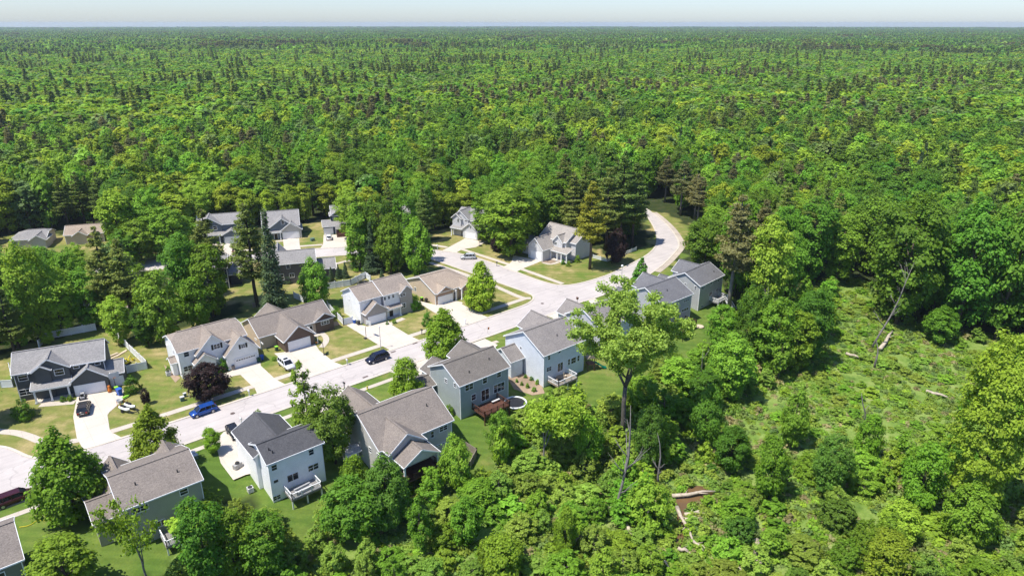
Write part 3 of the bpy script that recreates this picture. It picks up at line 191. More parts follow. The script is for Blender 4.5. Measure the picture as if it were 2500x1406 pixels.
TREES=[('oval', 3.19, 101.02, 0.0, 14.85, 9.68, 'big dense oval maple beside the parked maroon car'), ('oval', 15.37, 104.85, 0.0, 11.91, 7.85, 'dense oval maple on the verge behind the sage house gables'), ('oval', 70.89, 105.92, 0.0, 12.92, 9.03, 'dense oval maple in front of the grey green house'), ('oval', 94.14, 124.29, 0.0, 13.16, 8.39, 'dense oval maple on the corner lawn by the tan ranch house'), ('round', 23.56, 104.47, 0.0, 4.95, 3.21, 'small young round tree beside the white concrete drive'), ('round', 56.66, 98.04, 0.0, 9.58, 5.89, 'leafy young maple on the lawn left of the grey green house'), ('round', 63.62, 151.6, 0.0, 13.13, 8.25, 'round bright garden tree before the dark taupe house'), ('round', 37.27, 157.67, 0.0, 12.98, 7.68, 'loose light green tree behind the clipped roof white house'), ('round', 29.28, 154.37, 0.0, 16.91, 9.96, 'tall broad green tree behind the fenced back yard'), ('open', 36.6, 95.81, -0.16, 16.26, 5.33, 'narrow open maple rising over the street'), ('fine', 38.18, 90.19, -0.91, 14.42, 8.34, 'big bushy dark green tree between white house and taupe ranch'), ('purple', 28.69, 123.08, 0.0, 7.45, 7.95, 'wide dark purple leaved tree before the clipped roof white house'), ('purple', 146.16, 126.35, 0.0, 10.54, 7.42, 'round purple leaved tree inside the picket fence'), ('purple', 126.01, 157.45, 0.0, 5.16, 4.3, 'small purple leaved tree in shade under the big maple'), ('purple', 19.12, 128.39, 0.0, 3.29, 1.67, 'tiny red leaved sapling on the dry lawn'), ('cone', 135.17, 108.11, 0.0, 8.64, 5.41, 'dark conical evergreen beside the globe street lamp'), ('narrow', 85.54, 169.7, 0.0, 19.64, 7.85, 'tall narrow broadleaf tree beside the three bay garage'), ('spruce', 87.07, 165.25, 0.0, 14.45, 5.96, 'blue green spruce beside the grey garden shed'), ('round', 90.59, 160.96, 0.0, 17.64, 8.42, 'dark leafy tree left of the round one before the tan ranch'), ('round', 95.76, 154.87, 0.0, 16.85, 9.95, 'round leafy tree right behind the tan ranch roof'), ('pine', 101.86, 179.87, 0.0, 20.74, 9.54, 'feathery pine among the leafy trees of the street island'), ('pine', 114.69, 180.31, 0.0, 18.18, 8.62, 'tall grey green pine between the leafy trees by the curve'), ('pine', 52.56, 161.57, 0.0, 27.2, 9.92, 'tall pine with bare lower trunk in the back yard of the navy house'), ('spruce', 53.9, 152.42, 0.0, 26.14, 8.05, 'dark spruce standing right beside the tall yard pine'), ('ypine', 136.26, 127.6, 0.0, 25.3, 11.96, 'tall yellow green pine with bare trunk on the corner lawn'), ('pine', 152.45, 136.33, 0.0, 26.84, 10.44, 'dark tall pine in the clump between grey porch house and gravel bend'), ('pine', 158.41, 135.69, 0.0, 30.14, 10.57, 'dark tall pine in the clump between grey porch house and gravel bend'), ('pine', 162.7, 134.31, 0.0, 27.12, 9.41, 'dark tall pine in the clump between grey porch house and gravel bend'), ('pine', 153.35, 146.7, 0.0, 27.35, 9.81, 'dark tall pine in the clump between grey porch house and gravel bend'), ('pine', 153.83, 156.43, 0.0, 28.14, 11.2, 'dark tall pine in the clump between grey porch house and gravel bend'), ('pine', 159.09, 145.98, 0.0, 28.05, 9.15, 'dark tall pine in the clump between grey porch house and gravel bend'), ('pine', 161.42, 141.09, 0.0, 27.19, 9.07, 'dark tall pine in the clump between grey porch house and gravel bend'), ('pine', 147.99, 146.66, 0.0, 23.61, 8.93, 'dark tall pine in the clump between grey porch house and gravel bend'), ('spruce', 77.31, 166.9, 0.0, 4.21, 2.04, 'short young spruce in the row behind the white fence'), ('spruce', 74.4, 165.15, 0.0, 4.5, 2.45, 'young spruce left of the shortest one in the row'), ('spruce', 79.11, 166.24, 0.0, 4.58, 2.5, 'young spruce nearest the grey shed'), ('spruce', 65.27, 172.81, 0.0, 5.91, 3.33, 'young spruce beside the back window of the taupe house'), ('spruce', 84.95, 156.3, 0.0, 4.15, 2.45, 'small blue spruce before the brown roofed shed'), ('pine', 22.47, 170.09, 0.0, 24.2, 9.24, 'tall pine in the wood between the dark grey house and the back street'), ('pine', 25.82, 167.28, 0.0, 22.32, 8.33, 'tall pine in the wood between the dark grey house and the back street'), ('broad', 8.09, 173.53, 0.0, 23.42, 9.77, 'broadleaf tree in the wood between the dark grey house and the back street'), ('broad', 12.63, 173.95, 0.0, 16.8, 10.05, 'broadleaf tree in the wood between the dark grey house and the back street'), ('broad', 18.3, 173.59, 0.0, 14.65, 9.35, 'broadleaf tree in the wood between the dark grey house and the back street'), ('broad', 3.79, 171.75, 0.0, 14.35, 9.63, 'broadleaf tree in the wood between the dark grey house and the back street'), ('broad', 12.5, 191.11, 0.0, 16.87, 9.87, 'broadleaf tree in the wood between the dark grey house and the back street'), ('broad', 17.67, 186.77, 0.0, 15.85, 8.89, 'broadleaf tree in the wood between the dark grey house and the back street'), ('broad', 5.71, 196.8, 0.0, 16.87, 9.87, 'broadleaf tree in the wood between the dark grey house and the back street'), ('broad', 29.48, 176.86, 0.0, 12.77, 7.93, 'broadleaf tree in the wood between the dark grey house and the back street'), ('broad', 21.4, 159.63, 0.0, 11.68, 7.12, 'broadleaf tree in the wood between the dark grey house and the back street'), ('broad', 25.77, 154.62, 0.0, 10.2, 5.32, 'broadleaf tree in the wood between the dark grey house and the back street'), ('broad', -5.95, 139.65, 0.0, 14.43, 9.14, 'leafy tree cut off by the edge left of the dark grey house'), ('pine', 2.86, 164.93, 0.0, 17.47, 9.23, 'tall pine at the wood edge left of the dark grey house'), ('round', 9.1, 169.95, 0.0, 3.48, 3.24, 'small bright tree peeping over the roof of the dark grey house'), ('broad', 46.23, 215.12, 0.0, 16.03, 16.97, 'bright broadleaf tree beside the blue grey porch house'), ('broad', 39.18, 217.08, 0.0, 13.16, 13.18, 'bright broadleaf tree beside the blue grey porch house'), ('broad', 52.39, 220.3, 0.0, 11.43, 10.09, 'bright broadleaf tree beside the blue grey porch house'), ('broad', 55.91, 217.34, 0.0, 6.88, 6.59, 'bright broadleaf tree beside the blue grey porch house'), ('broad', 34.92, 215.88, 0.0, 11.15, 9.44, 'bright broadleaf tree beside the blue grey porch house'), ('ylw', 84.26, 232.35, 0.0, 12.59, 6.85, 'yellow green tree at the wood edge behind the back street houses'), ('ylw', 90.44, 229.23, 0.0, 13.96, 7.46, 'yellow green tree at the wood edge behind the back street houses'), ('ylw', 95.64, 228.38, 0.0, 13.8, 7.53, 'yellow green tree at the wood edge behind the back street houses'), ('ylw', 78.07, 234.82, 0.0, 13.07, 8.49, 'yellow green tree at the wood edge behind the back street houses'), ('ylw', 74.06, 240.91, 0.0, 15.02, 9.97, 'yellow green tree at the wood edge behind the back street houses'), ('ylw', 68.06, 248.01, 0.0, 15.39, 10.02, 'yellow green tree at the wood edge behind the back street houses'), ('ylw', 104.49, 228.18, 0.0, 12.13, 8.3, 'yellow green tree at the wood edge behind the back street houses'), ('ylw', 110.22, 223.37, 0.0, 13.61, 8.88, 'yellow green tree at the wood edge behind the back street houses'), ('pine', 33.59, 270.13, 0.0, 20.0, 12.58, 'dark pine in the group behind the tan roofed house'), ('pine', 38.99, 262.31, 0.0, 20.51, 10.51, 'dark pine in the group behind the tan roofed house'), ('pine', 28.72, 270.93, 0.0, 18.45, 9.14, 'dark pine in the group behind the tan roofed house'), ('pine', 36.51, 271.05, 0.0, 17.37, 9.91, 'dark pine in the group behind the tan roofed house'), ('broad', 127.53, 151.98, 0.0, 22.07, 18.4, 'big leafy tree in the grove between the two pale grey houses'), ('broad', 130.12, 166.2, 0.0, 16.42, 12.51, 'big leafy tree in the grove between the two pale grey houses'), ('broad', 137.47, 155.48, 0.0, 20.06, 11.77, 'big leafy tree in the grove between the two pale grey houses'), ('broad', 149.24, 157.24, 0.0, 21.13, 13.28, 'big leafy tree in the grove between the two pale grey houses'), ('broad', 130.91, 160.99, 0.0, 17.88, 11.54, 'big leafy tree in the grove between the two pale grey houses'), ('ylw', 131.63, 189.88, 0.0, 11.93, 8.49, 'yellow green tree behind the stepped gable grey house'), ('ylw', 125.05, 190.1, 0.0, 13.59, 8.35, 'yellow green tree behind the stepped gable grey house'), ('ylw', 138.15, 189.2, 0.0, 11.79, 8.62, 'yellow green tree behind the stepped gable grey house'), ('broad', 166.66, 107.71, 0.0, 17.88, 10.17, 'tall broadleaf tree at the wood edge beyond the marsh'), ('broad', 211.84, 151.91, 0.0, 12.86, 9.24, 'tall broadleaf tree at the wood edge beyond the marsh'), ('broad', 152.54, 90.57, -0.86, 26.46, 11.55, 'tall broadleaf tree at the wood edge beyond the marsh'), ('broad', 144.96, 77.93, -2.61, 27.88, 11.65, 'tall broadleaf tree at the wood edge beyond the marsh'), ('broad', 178.31, 84.02, -1.76, 24.58, 13.42, 'tall broadleaf tree at the wood edge beyond the marsh'), ('broad', 186.4, 79.44, -2.4, 20.27, 11.35, 'tall broadleaf tree at the wood edge beyond the marsh'), ('broad', 174.57, 57.93, -4.27, 33.47, 18.78, 'tall broadleaf tree at the wood edge beyond the marsh'), ('broad', 180.88, 46.83, -4.48, 33.77, 15.42, 'tall broadleaf tree at the wood edge beyond the marsh'), ('broad', 183.59, 38.83, -4.6, 35.87, 14.99, 'tall broadleaf tree at the wood edge beyond the marsh'), ('broad', 201.81, 76.57, -2.74, 24.47, 15.26, 'tall broadleaf tree at the wood edge beyond the marsh'), ('broad', 184.2, 53.41, -4.36, 27.91, 13.13, 'tall broadleaf tree at the wood edge beyond the marsh'), ('broad', 159.22, 92.12, -0.65, 22.77, 11.93, 'tall broadleaf tree at the wood edge beyond the marsh'), ('broad', 160.54, 80.76, -2.21, 20.01, 9.43, 'tall broadleaf tree at the wood edge beyond the marsh'), ('rpine', 143.28, 85.92, -1.49, 29.39, 11.93, 'brownish pine at the wood edge behind the grey end house'), ('rpine', 153.12, 85.08, -1.61, 27.12, 9.26, 'brownish pine at the wood edge behind the grey end house'), ('rpine', 165.1, 102.03, 0.0, 19.23, 8.06, 'brownish pine at the wood edge behind the grey end house'), ('cotton', 80.85, 66.25, -3.77, 30.53, 17.24, 'very tall open crowned cottonwood with forked trunk in front of the houses'), ('ylwbig', 108.16, 19.81, -4.6, 30.75, 10.62, 'big bright yellow green tree above the marsh'), ('broad', -0.04, 85.52, -1.55, 9.75, 10.27, 'broad tree at the bottom left corner beside the cut off house'), ('sparse', 7.88, 82.09, -2.03, 15.05, 6.62, 'half dead tree with bare grey twigs behind the sage house'), ('broad', 14.04, 76.92, -2.71, 15.31, 6.89, 'dark leafy tree behind the sage house deck'), ('broad', 17.07, 76.26, -2.77, 12.51, 6.27, 'leafy tree below the white house lawn'), ('broad', 20.51, 74.52, -2.95, 11.33, 6.88, 'leafy tree right of the one below the white house lawn'), ('fine', 33.17, 74.95, -2.9, 10.27, 10.97, 'broad dense tree in front of the white deck'), ('fine', 37.95, 73.4, -3.06, 12.67, 7.61, 'broad dense tree in front of the taupe porch'), ('round', 50.69, 74.27, -2.97, 10.41, 5.36, 'leafy maple right of the taupe covered porch'), ('fine', 61.88, 76.42, -2.76, 9.02, 5.23, 'dark olive bushy tree beside the trampoline'), ('young', 65.78, 70.07, -3.39, 14.48, 11.39, 'thin open young tree behind the pale blue house'), ('broad', 109.65, 63.54, -4.05, 14.68, 9.61, 'leafy young tree in the thicket between lawns and marsh'), ('broad', 127.2, 64.37, -3.96, 17.17, 9.51, 'leafy young tree in the thicket between lawns and marsh'), ('broad', 135.97, 61.35, -4.21, 17.94, 9.71, 'leafy young tree in the thicket between lawns and marsh'), ('broad', 131.18, 61.63, -4.21, 13.99, 9.58, 'leafy young tree in the thicket between lawns and marsh'), ('broad', 126.46, 69.87, -3.41, 18.38, 7.41, 'leafy young tree in the thicket between lawns and marsh'), ('broad', 125.84, 76.59, -2.74, 10.57, 7.7, 'leafy young tree in the thicket between lawns and marsh'), ('broad', 101.92, 70.55, -3.34, 8.5, 8.09, 'leafy young tree in the thicket between lawns and marsh'), ('broad', 91.31, 70.45, -3.36, 7.5, 6.94, 'leafy young tree in the thicket between lawns and marsh'), ('broad', 133.23, 69.53, -3.45, 13.01, 8.21, 'leafy young tree in the thicket between lawns and marsh'), ('broad', 148.52, 66.06, -3.79, 13.49, 8.57, 'leafy young tree in the thicket between lawns and marsh'), ('broad', 102.22, 64.5, -3.95, 8.94, 7.06, 'leafy young tree in the thicket between lawns and marsh'), ('broad', 113.65, 74.48, -2.95, 4.87, 5.23, 'leafy young tree in the thicket between lawns and marsh'), ('round', 171.21, 47.38, -4.47, 9.47, 8.64, 'small round tree standing alone at the far marsh edge'), ('round', 104.42, 47.15, -4.47, 11.8, 5.59, 'leafy young tree standing in the middle marsh meadow'), ('round', 88.52, 42.14, -4.56, 11.9, 5.99, 'deep green young tree above the lower marsh bushes'), ('fine', 96.65, 36.71, -4.6, 11.76, 6.7, 'dark fine leaved tree in the lower marsh'), ('round', 103.78, 25.94, -4.6, 12.72, 6.84, 'leafy round tree under the big bright marsh tree'), ('ylw', 84.53, 23.0, -4.6, 8.57, 5.67, 'bright yellow green tree at the bottom of the marsh'), ('bush', 68.1, 49.95, -4.42, 9.83, 7.2, 'yellow green willow bush beside the muddy creek'), ('fine', 92.59, 57.06, -4.29, 12.42, 6.43, 'dark leafy tree at the creek end of the thicket'), ('fine', 90.99, 50.75, -4.4, 8.11, 8.94, 'broad dusky bush above the muddy creek'), ('round', 101.04, 18.31, -4.6, 10.76, 6.98, 'leafy tree low on the right marsh edge'), ('round', 72.71, 66.42, -3.76, 9.66, 6.17, 'young leafy tree left of the cottonwood trunk'), ('fine', 79.23, 58.86, -4.26, 13.05, 5.39, 'dark slim tree right of the cottonwood trunk'), ('shrub', 18.1, 134.76, 0.0, 3.81, 3.28, 'clipped round shrub beside the dark grey house garage'), ('shrub', 1.04, 136.93, 0.0, 4.2, 5.54, 'dark spreading shrub at the front of the dark grey house'), ('shrub', 34.49, 132.47, 0.0, 3.07, 2.49, 'leafy shrub beside the white garage door with small windows'), ('shrub', 7.33, 139.44, 0.0, 1.31, 1.22, 'clipped shrub left of its pair below the porch'), ('shrub', 8.44, 138.89, 0.0, 1.32, 1.23, 'clipped shrub right of its pair below the porch'), ('shrub', 32.49, 108.08, 0.0, 3.0, 2.3, 'yellow green shrub behind the charcoal roofed garage'), ('shrub', 137.93, 134.23, 0.0, 2.3, 2.91, 'bright round shrub at the grey porch corner'), ('shrub', 133.4, 135.61, 0.0, 1.65, 1.68, 'small shrub left of the grey porch corner'), ('shrub', 133.32, 133.31, 0.0, 1.76, 1.91, 'small dark shrub before the grey porch corner'), ('shrub', 49.63, 177.17, 0.0, 2.31, 2.16, 'clipped shrub on the navy house patio'), ('shrub', 62.15, 219.81, 0.0, 1.37, 1.57, 'round shrub before the blue grey porch'), ('shrub', 81.55, 134.84, 0.0, 4.36, 4.44, 'dark shrub between white house and tan ranch'), ('shrub', 78.65, 124.45, 0.0, 4.06, 2.86, 'small dark evergreen shrub on the lawn by the round maple'), ('shrub', 64.51, 142.55, 0.0, 3.2, 2.95, 'green shrub inside the white fence corner'), ('shrub', 61.63, 150.89, 0.0, 4.24, 4.02, 'pale green shrub at the white fence'), ('shrub', 60.96, 90.61, -0.85, 2.16, 2.25, 'bright shrub at the corner of the grey green house'), ('shrub', 78.02, 91.46, -0.74, 0.83, 0.98, 'small clipped shrub at the start of the row by the pale blue wall'), ('shrub', 78.21, 90.18, -0.91, 0.92, 1.06, 'second small shrub of the row by the pale blue wall'), ('shrub', 78.63, 88.93, -1.08, 1.1, 1.29, 'larger shrub in the mulch bed by the pale blue wall'), ('shrub', 78.92, 87.31, -1.3, 1.19, 1.12, 'last shrub of the row by the pale blue wall'), ('shrub', 80.51, 91.71, -0.71, 0.93, 0.99, 'bright low shrub against the pale blue wall'), ('shrub', 80.93, 90.44, -0.88, 1.02, 0.99, 'bright low shrub second along the pale blue wall'), ('shrub', 81.06, 88.85, -1.09, 1.11, 0.98, 'bright low shrub nearest the pale blue house deck'), ('shrub', 25.74, 139.13, 0.0, 1.4, 1.33, 'small shrub at the left wall of the clipped roof white house'), ('shrub', 73.38, 130.71, 0.0, 1.27, 1.54, 'flowering shrub beside the white porch walk'), ('shrub', 71.76, 131.15, 0.0, 0.95, 0.87, 'tiny dark plant in the white stones by the porch walk'), ('shrub', 44.12, 130.31, 0.0, 1.15, 1.03, 'small shrub beside the tan ranch garage corner'), ('shrub', 54.84, 214.01, 0.0, 6.28, 6.25, 'dense rounded tree before the blue grey porch')]
LOGS=[((76.69, 51.91, -4.38), (82.95, 48.22, -4.45), 0.28), ((75.09, 49.73, -4.42), (71.09, 43.89, -4.53), 0.3), ((71.09, 43.89, -4.53), (71.06, 41.6, -4.57), 0.2), ((55.23, 54.03, -4.34), (59.89, 55.21, -4.32), 0.3), ((66.29, 52.22, -4.38), (64.56, 49.54, -4.43), 0.35), ((155.44, 53.8, -4.35), (167.52, 56.03, -4.31), 0.4), ((147.31, 57.73, -4.28), (147.52, 55.04, -4.33), 0.3), ((77.92, 37.71, -4.6), (72.7, 33.88, -4.6), 0.45), ((71.59, 37.78, -4.6), (70.95, 35.55, -4.6), 0.3), ((124.5, 29.56, -4.6), (130.72, 29.04, -4.6), 0.3), ((143.65, 39.44, -4.6), (144.12, 35.63, -4.6), 0.3), ((74.68, 48.03, -4.45), (77.67, 46.43, -4.48), 0.25), ((73.81, 47.23, -4.47), (75.69, 46.51, -4.48), 0.25), ((65.03, 56.74, -4.3), (67.44, 56.58, -4.3), 0.15), ((65.08, 46.18, -4.49), (64.19, 42.72, -4.55), 0.2), ((68.13, 44.2, -4.52), (68.81, 42.92, -4.55), 0.25)]
SNAGS=[(65.96, 53.98, -4.35, 20.12, 1.24, 0.38), (77.76, 55.22, -4.32, 9.92, -0.9, 0.3), (115.55, 65.66, -3.83, 11.94, -1.5, 0.4), (130.8, 68.62, -3.54, 16.85, -0.76, 0.25), (155.87, 55.57, -4.32, 21.1, 5.63, 0.34), (146.71, 50.81, -4.4, 6.75, -0.94, 0.4), (104.75, 68.61, -3.54, 10.48, 1.56, 0.2), (115.0, 67.87, -3.61, 9.45, 2.27, 0.2), (118.21, 40.39, -4.59, 8.99, -1.82, 0.35)]
PT={'blue': (26.17, 118.17, 0.0), 'dark': (60.78, 116.33, 0.0), 'white': (45.04, 125.95, 0.0), 'brown': (9.76, 133.04, 0.0), 'maroon': (-3.15, 110.8, 0.0), 'silver': (114.93, 157.46, 0.0), 'whiteJ': (91.92, 202.94, 0.0), 'black': (28.02, 107.47, 0.0), 'redF': (63.98, 209.5, 0.0), 'trailer': (15.95, 127.85, 0.0), 'mower': (10.41, 138.41, 0.0), 'bin1': (15.9, 137.02, 0.0), 'bin2': (16.03, 135.29, 0.0), 'bin3': (41.4, 131.62, 0.0), 'bin4': (42.35, 132.29, 0.0), 'bin5': (46.41, 134.42, 0.0), 'bin6': (66.24, 136.7, 0.0), 'bin7': (66.52, 135.24, 0.0), 'bin8': (85.94, 138.15, 0.0), 'bin9': (86.36, 136.72, 0.0), 'figure': (14.84, 137.71, 0.0), 'kayak': (16.46, 133.34, 0.0), 'tub': (15.4, 132.28, 0.0), 'ac1': (25.36, 137.64, 0.0), 'ac2': (24.73, 91.6, -0.72), 'grill': (25.1, 97.81, 0.0), 'ub1': (24.54, 125.38, 0.0), 'ub2': (25.35, 126.67, 0.0), 'ub3': (25.95, 126.17, 0.0), 'ub4': (20.62, 105.89, 0.0), 'ub5': (20.77, 104.88, 0.0), 'ubI': (87.02, 204.69, 0.0), 'mb1': (34.75, 118.98, 0.0), 'mb2': (54.96, 118.57, 0.0), 'mb3': (30.14, 110.23, 0.0), 'mb4': (49.96, 110.09, 0.0), 'mb5': (74.89, 121.13, 0.0), 'mb6': (85.82, 119.35, 0.0), 'mb7': (117.35, 146.72, 0.0), 'mb8': (113.27, 171.37, 0.0), 'lamp1': (64.15, 120.83, 0.0), 'lamp2': (131.57, 111.53, 0.0), 'pole3': (114.13, 110.6, 0.0), 'hyd': (53.21, 106.95, 0.0), 'hoop1': (64.29, 127.62, 0.0), 'hoop2': (53.34, 126.05, 0.0), 'hoop3': (15.99, 138.18, 0.0), 'hoop4': (125.11, 165.29, 0.0), 'tramp1': (72.67, 85.64, -1.53), 'tramp2': (79.79, 156.57, 0.0), 'play': (94.17, 86.89, -1.35), 'playJ': (97.03, 203.48, 0.0), 'mh1': (30.16, 114.83, 0.0), 'mh2': (55.32, 111.61, 0.0), 'mh3': (108.35, 117.21, 0.0), 'mh4': (115.3, 115.32, 0.0), 'mh5': (71.26, 118.34, 0.0), 'mh6': (65.38, 117.73, 0.0), 'swing': (45.03, 179.49, 0.0), 'chair2': (47.31, 176.83, 0.0), 'stone': (130.09, 85.25, -1.59), 'lumber': (19.54, 153.91, 0.0), 'digger': (20.11, 148.53, 0.0), 'hose1': (-3.34, 103.72, 0.0), 'canopy': (121.89, 84.2, -1.73), 'tank': (2.88, 97.95, 0.0), 'flag': (87.06, 112.36, 0.0)}
FENCES=[('white plastic privacy fence round the fenced yard right of the dark grey house', 'white', 1.8, [(19.19, 143.95), (22.93, 143.33), (22.02, 154.37), (21.27, 167.56)]), ('white plastic privacy fence across the back of the dark grey house yard', 'white', 1.8, [(18.68, 171.49), (8.99, 173.04), (7.23, 168.86)]), ('short white privacy fence at the left side of the dark grey house', 'white', 1.7, [(-0.96, 153.02), (0.91, 151.88), (1.22, 160.39)]), ('white plastic fence behind the row of young spruces', 'white', 1.8, [(71.21, 161.39), (77.36, 159.81), (83.37, 162.66), (82.82, 158.91)]), ('white plastic fence beside the white house with hoop', 'white', 1.7, [(65.49, 149.35), (63.69, 137.31), (66.05, 137.17)]), ('bluish white fence panels behind the brown gabled ranch', 'white', 1.7, [(61.91, 161.22), (62.44, 156.44), (64.94, 157.57)]), ('weathered grey board fence under the yard pines', 'wood', 1.2, [(51.39, 161.52), (59.11, 162.1)]), ('low white picket fence beside the purple leaved tree', 'white', 1.0, [(144.25, 133.86), (145.03, 128.75), (160.04, 130.5)]), ('weathered board fence behind the taupe ranch house', 'wood', 1.5, [(49.9, 83.5), (57.6, 82.2), (58.3, 78.8), (55.2, 76.7), (50.2, 77.6)])]
SHEDS=[('grey garden shed with pale roof beside the leafy island', 21.5, 184.8, -20, 3.6, 4.6, 2.3, 3.6, 'greige', 'light_shingle'), ('tan garden shed with brown roof behind the white fence', 26.0, 178.6, -20, 4.2, 4.0, 2.1, 3.3, 'tan', 'tan_shingle'), ('small grey shed at the shady side of the taupe ranch', 40.6, 89.5, 0, 2.4, 2.6, 1.9, 2.6, 'light_grey', 'light_shingle')]
BROWN=[(74.5, 304.2, 30), (92.3, 313.7, 40), (70.5, 319.4, 35), (36.7, 419.4, 50), (205.5, 380.3, 40), (642.4, 413.0, 60), (220.5, 140.5, 35), (340.6, 387.2, 70), (450.7, 375.7, 60), (411.2, 207.7, 60), (220.1, 206.5, 22), (667.0, 242.2, 60)]
DARKPATCH=[(107.7, 502.3, 18), (191.6, 667.4, 40), (278.6, 594.3, 40), (593.9, 786.5, 60), (396.9, 655.9, 45), (751.0, 255.8, 50), (344.3, 218.0, 25), (349.2, 193.5, 25), (1354.0, 688.0, 90), (54.3, 592.9, 40), (866.9, 1390.6, 100), (599.3, 1615.2, 120)]
LOWZONE=[(-19.6, 177.9), (0.0, 167.3), (18.7, 174.1), (33.2, 161.1), (41.4, 192.8), (32.9, 212.1), (-12.2, 233.0)]
# ---------------------------------------------------------------- ground
def ground_material():
    m,n,N,L=nt('ground_cover'); pos=N('ShaderNodeNewGeometry').outputs['Position']
    at=N('ShaderNodeAttribute',attribute_name='zone'); sp=N('ShaderNodeSeparateColor'); L(at.outputs['Color'],sp.inputs[0])
    f1=noise_node(N,L,pos,.075,6,.6); f2=noise_node(N,L,pos,.35,5,.65); f3=noise_node(N,L,pos,3.5,4,.7); f4=noise_node(N,L,pos,.02,3)
    sx=N('ShaderNodeSeparateXYZ'); L(pos,sx.inputs[0])
    side=N('ShaderNodeMapRange'); side.inputs['From Min'].default_value=100; side.inputs['From Max'].default_value=124; side.inputs['To Min'].default_value=-.12; side.inputs['To Max'].default_value=.04; L(sx.outputs['Y'],side.inputs['Value'])
    def math_(op,a,b):
        x=N('ShaderNodeMath',operation=op)
        for i,v in enumerate((a,b)):
            if isinstance(v,(int,float)): x.inputs[i].default_value=v
            else: L(v,x.inputs[i])
        return x.outputs[0]
    d=math_('ADD',math_('ADD',math_('MULTIPLY',f1,.62),math_('MULTIPLY',f2,.38)),side.outputs[0])
    lawn=ramp(N,L,d,[(.33,(.085,.145,.025)),(.45,(.13,.18,.035)),(.54,(.2,.2,.06)),(.64,(.35,.28,.13))])
    lawn=mix(N,L,.6,lawn,ramp(N,L,f3,[(.3,(.7,.72,.65)),(.7,(1.2,1.2,1.15))]),'MULTIPLY')
    wv=N('ShaderNodeTexWave',wave_type='BANDS',bands_direction='DIAGONAL'); wv.inputs['Scale'].default_value=.22; wv.inputs['Distortion'].default_value=2.5; wv.inputs['Detail'].default_value=2; wv.inputs['Detail Scale'].default_value=.4; L(pos,wv.inputs['Vector'])
    lawn=mix(N,L,.5,lawn,ramp(N,L,wv.outputs['Fac'],[(.3,(.84,.86,.82)),(.7,(1.08,1.08,1.06))]),'MULTIPLY')
    wood=ramp(N,L,f2,[(.3,(.022,.034,.012)),(.55,(.04,.055,.016)),(.75,(.075,.06,.035))])
    wet=ramp(N,L,f2,[(.28,(.07,.13,.025)),(.45,(.15,.23,.045)),(.6,(.21,.28,.07)),(.76,(.3,.28,.14))])
    wet=mix(N,L,.6,wet,ramp(N,L,f3,[(.3,(.55,.6,.5)),(.7,(1.25,1.25,1.2))]),'MULTIPLY')
    c=mix(N,L,sp.outputs[1],wood,wet); c=mix(N,L,sp.outputs[0],c,lawn)
    finish(N,L,c,.95,.1,bump=f3,bs=.5); return m
ground_material()
def axis(lo,hi,step,far):
    a=list(np.arange(lo,hi+.01,step)); s=step
    while a[-1]<far: s*=1.22; a.append(a[-1]+s)
    s=step
    while a[0]>-far: s*=1.22; a.insert(0,a[0]-s)
    return np.array(a)
def inpoly_np(X,Y,p):
    k=np.zeros(X.shape,bool); j=len(p)-1
    for i in range(len(p)):
        xi,yi=p[i][:2]; xj,yj=p[j][:2]
        if yi!=yj: k^=((yi>Y)!=(yj>Y))&(X<(xj-xi)*(Y-yi)/(yj-yi)+xi)
        j=i
    return k
def grid_mesh(name,X,Y,Z,mat,zone):
    ny,nx=X.shape; me=bpy.data.meshes.new(name)
    v=np.stack([X,Y,Z],-1).reshape(-1,3); idx=np.arange(nx*ny).reshape(ny,nx)
    f=np.stack([idx[:-1,:-1],idx[:-1,1:],idx[1:,1:],idx[1:,:-1]],-1).reshape(-1,4)
    me.vertices.add(len(v)); me.vertices.foreach_set('co',v.ravel().astype(np.float32))
    me.loops.add(f.size); me.loops.foreach_set('vertex_index',f.ravel().astype(np.int32))
    me.polygons.add(len(f)); me.polygons.foreach_set('loop_start',np.arange(0,f.size,4,dtype=np.int32)); me.polygons.foreach_set('use_smooth',np.ones(len(f),bool))
    a=me.color_attributes.new('zone','FLOAT_COLOR','POINT'); a.data.foreach_set('color',zone.reshape(-1,4).astype(np.float32).ravel())
    me.materials.append(M[mat]); me.update(calc_edges=True); o=bpy.data.objects.new(name,me); C.objects.link(o); return o
gx=axis(-150,330,1.5,9000); gy=axis(15,290,1.5,9000); GX,GY=np.meshgrid(gx,gy)
GZ=np.interp(GY,[-1e9,40,62,78,88,97,1e9],[-4.6,-4.6,-4.2,-2.6,-1.2,0,0])
jx=GX+1.2*np.sin(GY*.9)+.8*np.sin(GX*1.7+GY*.5); jy=GY+1.2*np.sin(GX*.8)+.8*np.cos(GY*1.5-GX*.6)
zl=inpoly_np(jx,jy,CLEAR)|inpoly_np(jx,jy,CLEAR_FAR); zw=inpoly_np(jx,jy,WET); 
zone=np.stack([zl,zw&~zl,zw*0,zw*0+1],-1).astype(float)
tag(grid_mesh('ground',GX,GY,GZ-.02,'ground_cover',zone),'lawns, forest floor and marsh meadow',None,None,'structure')
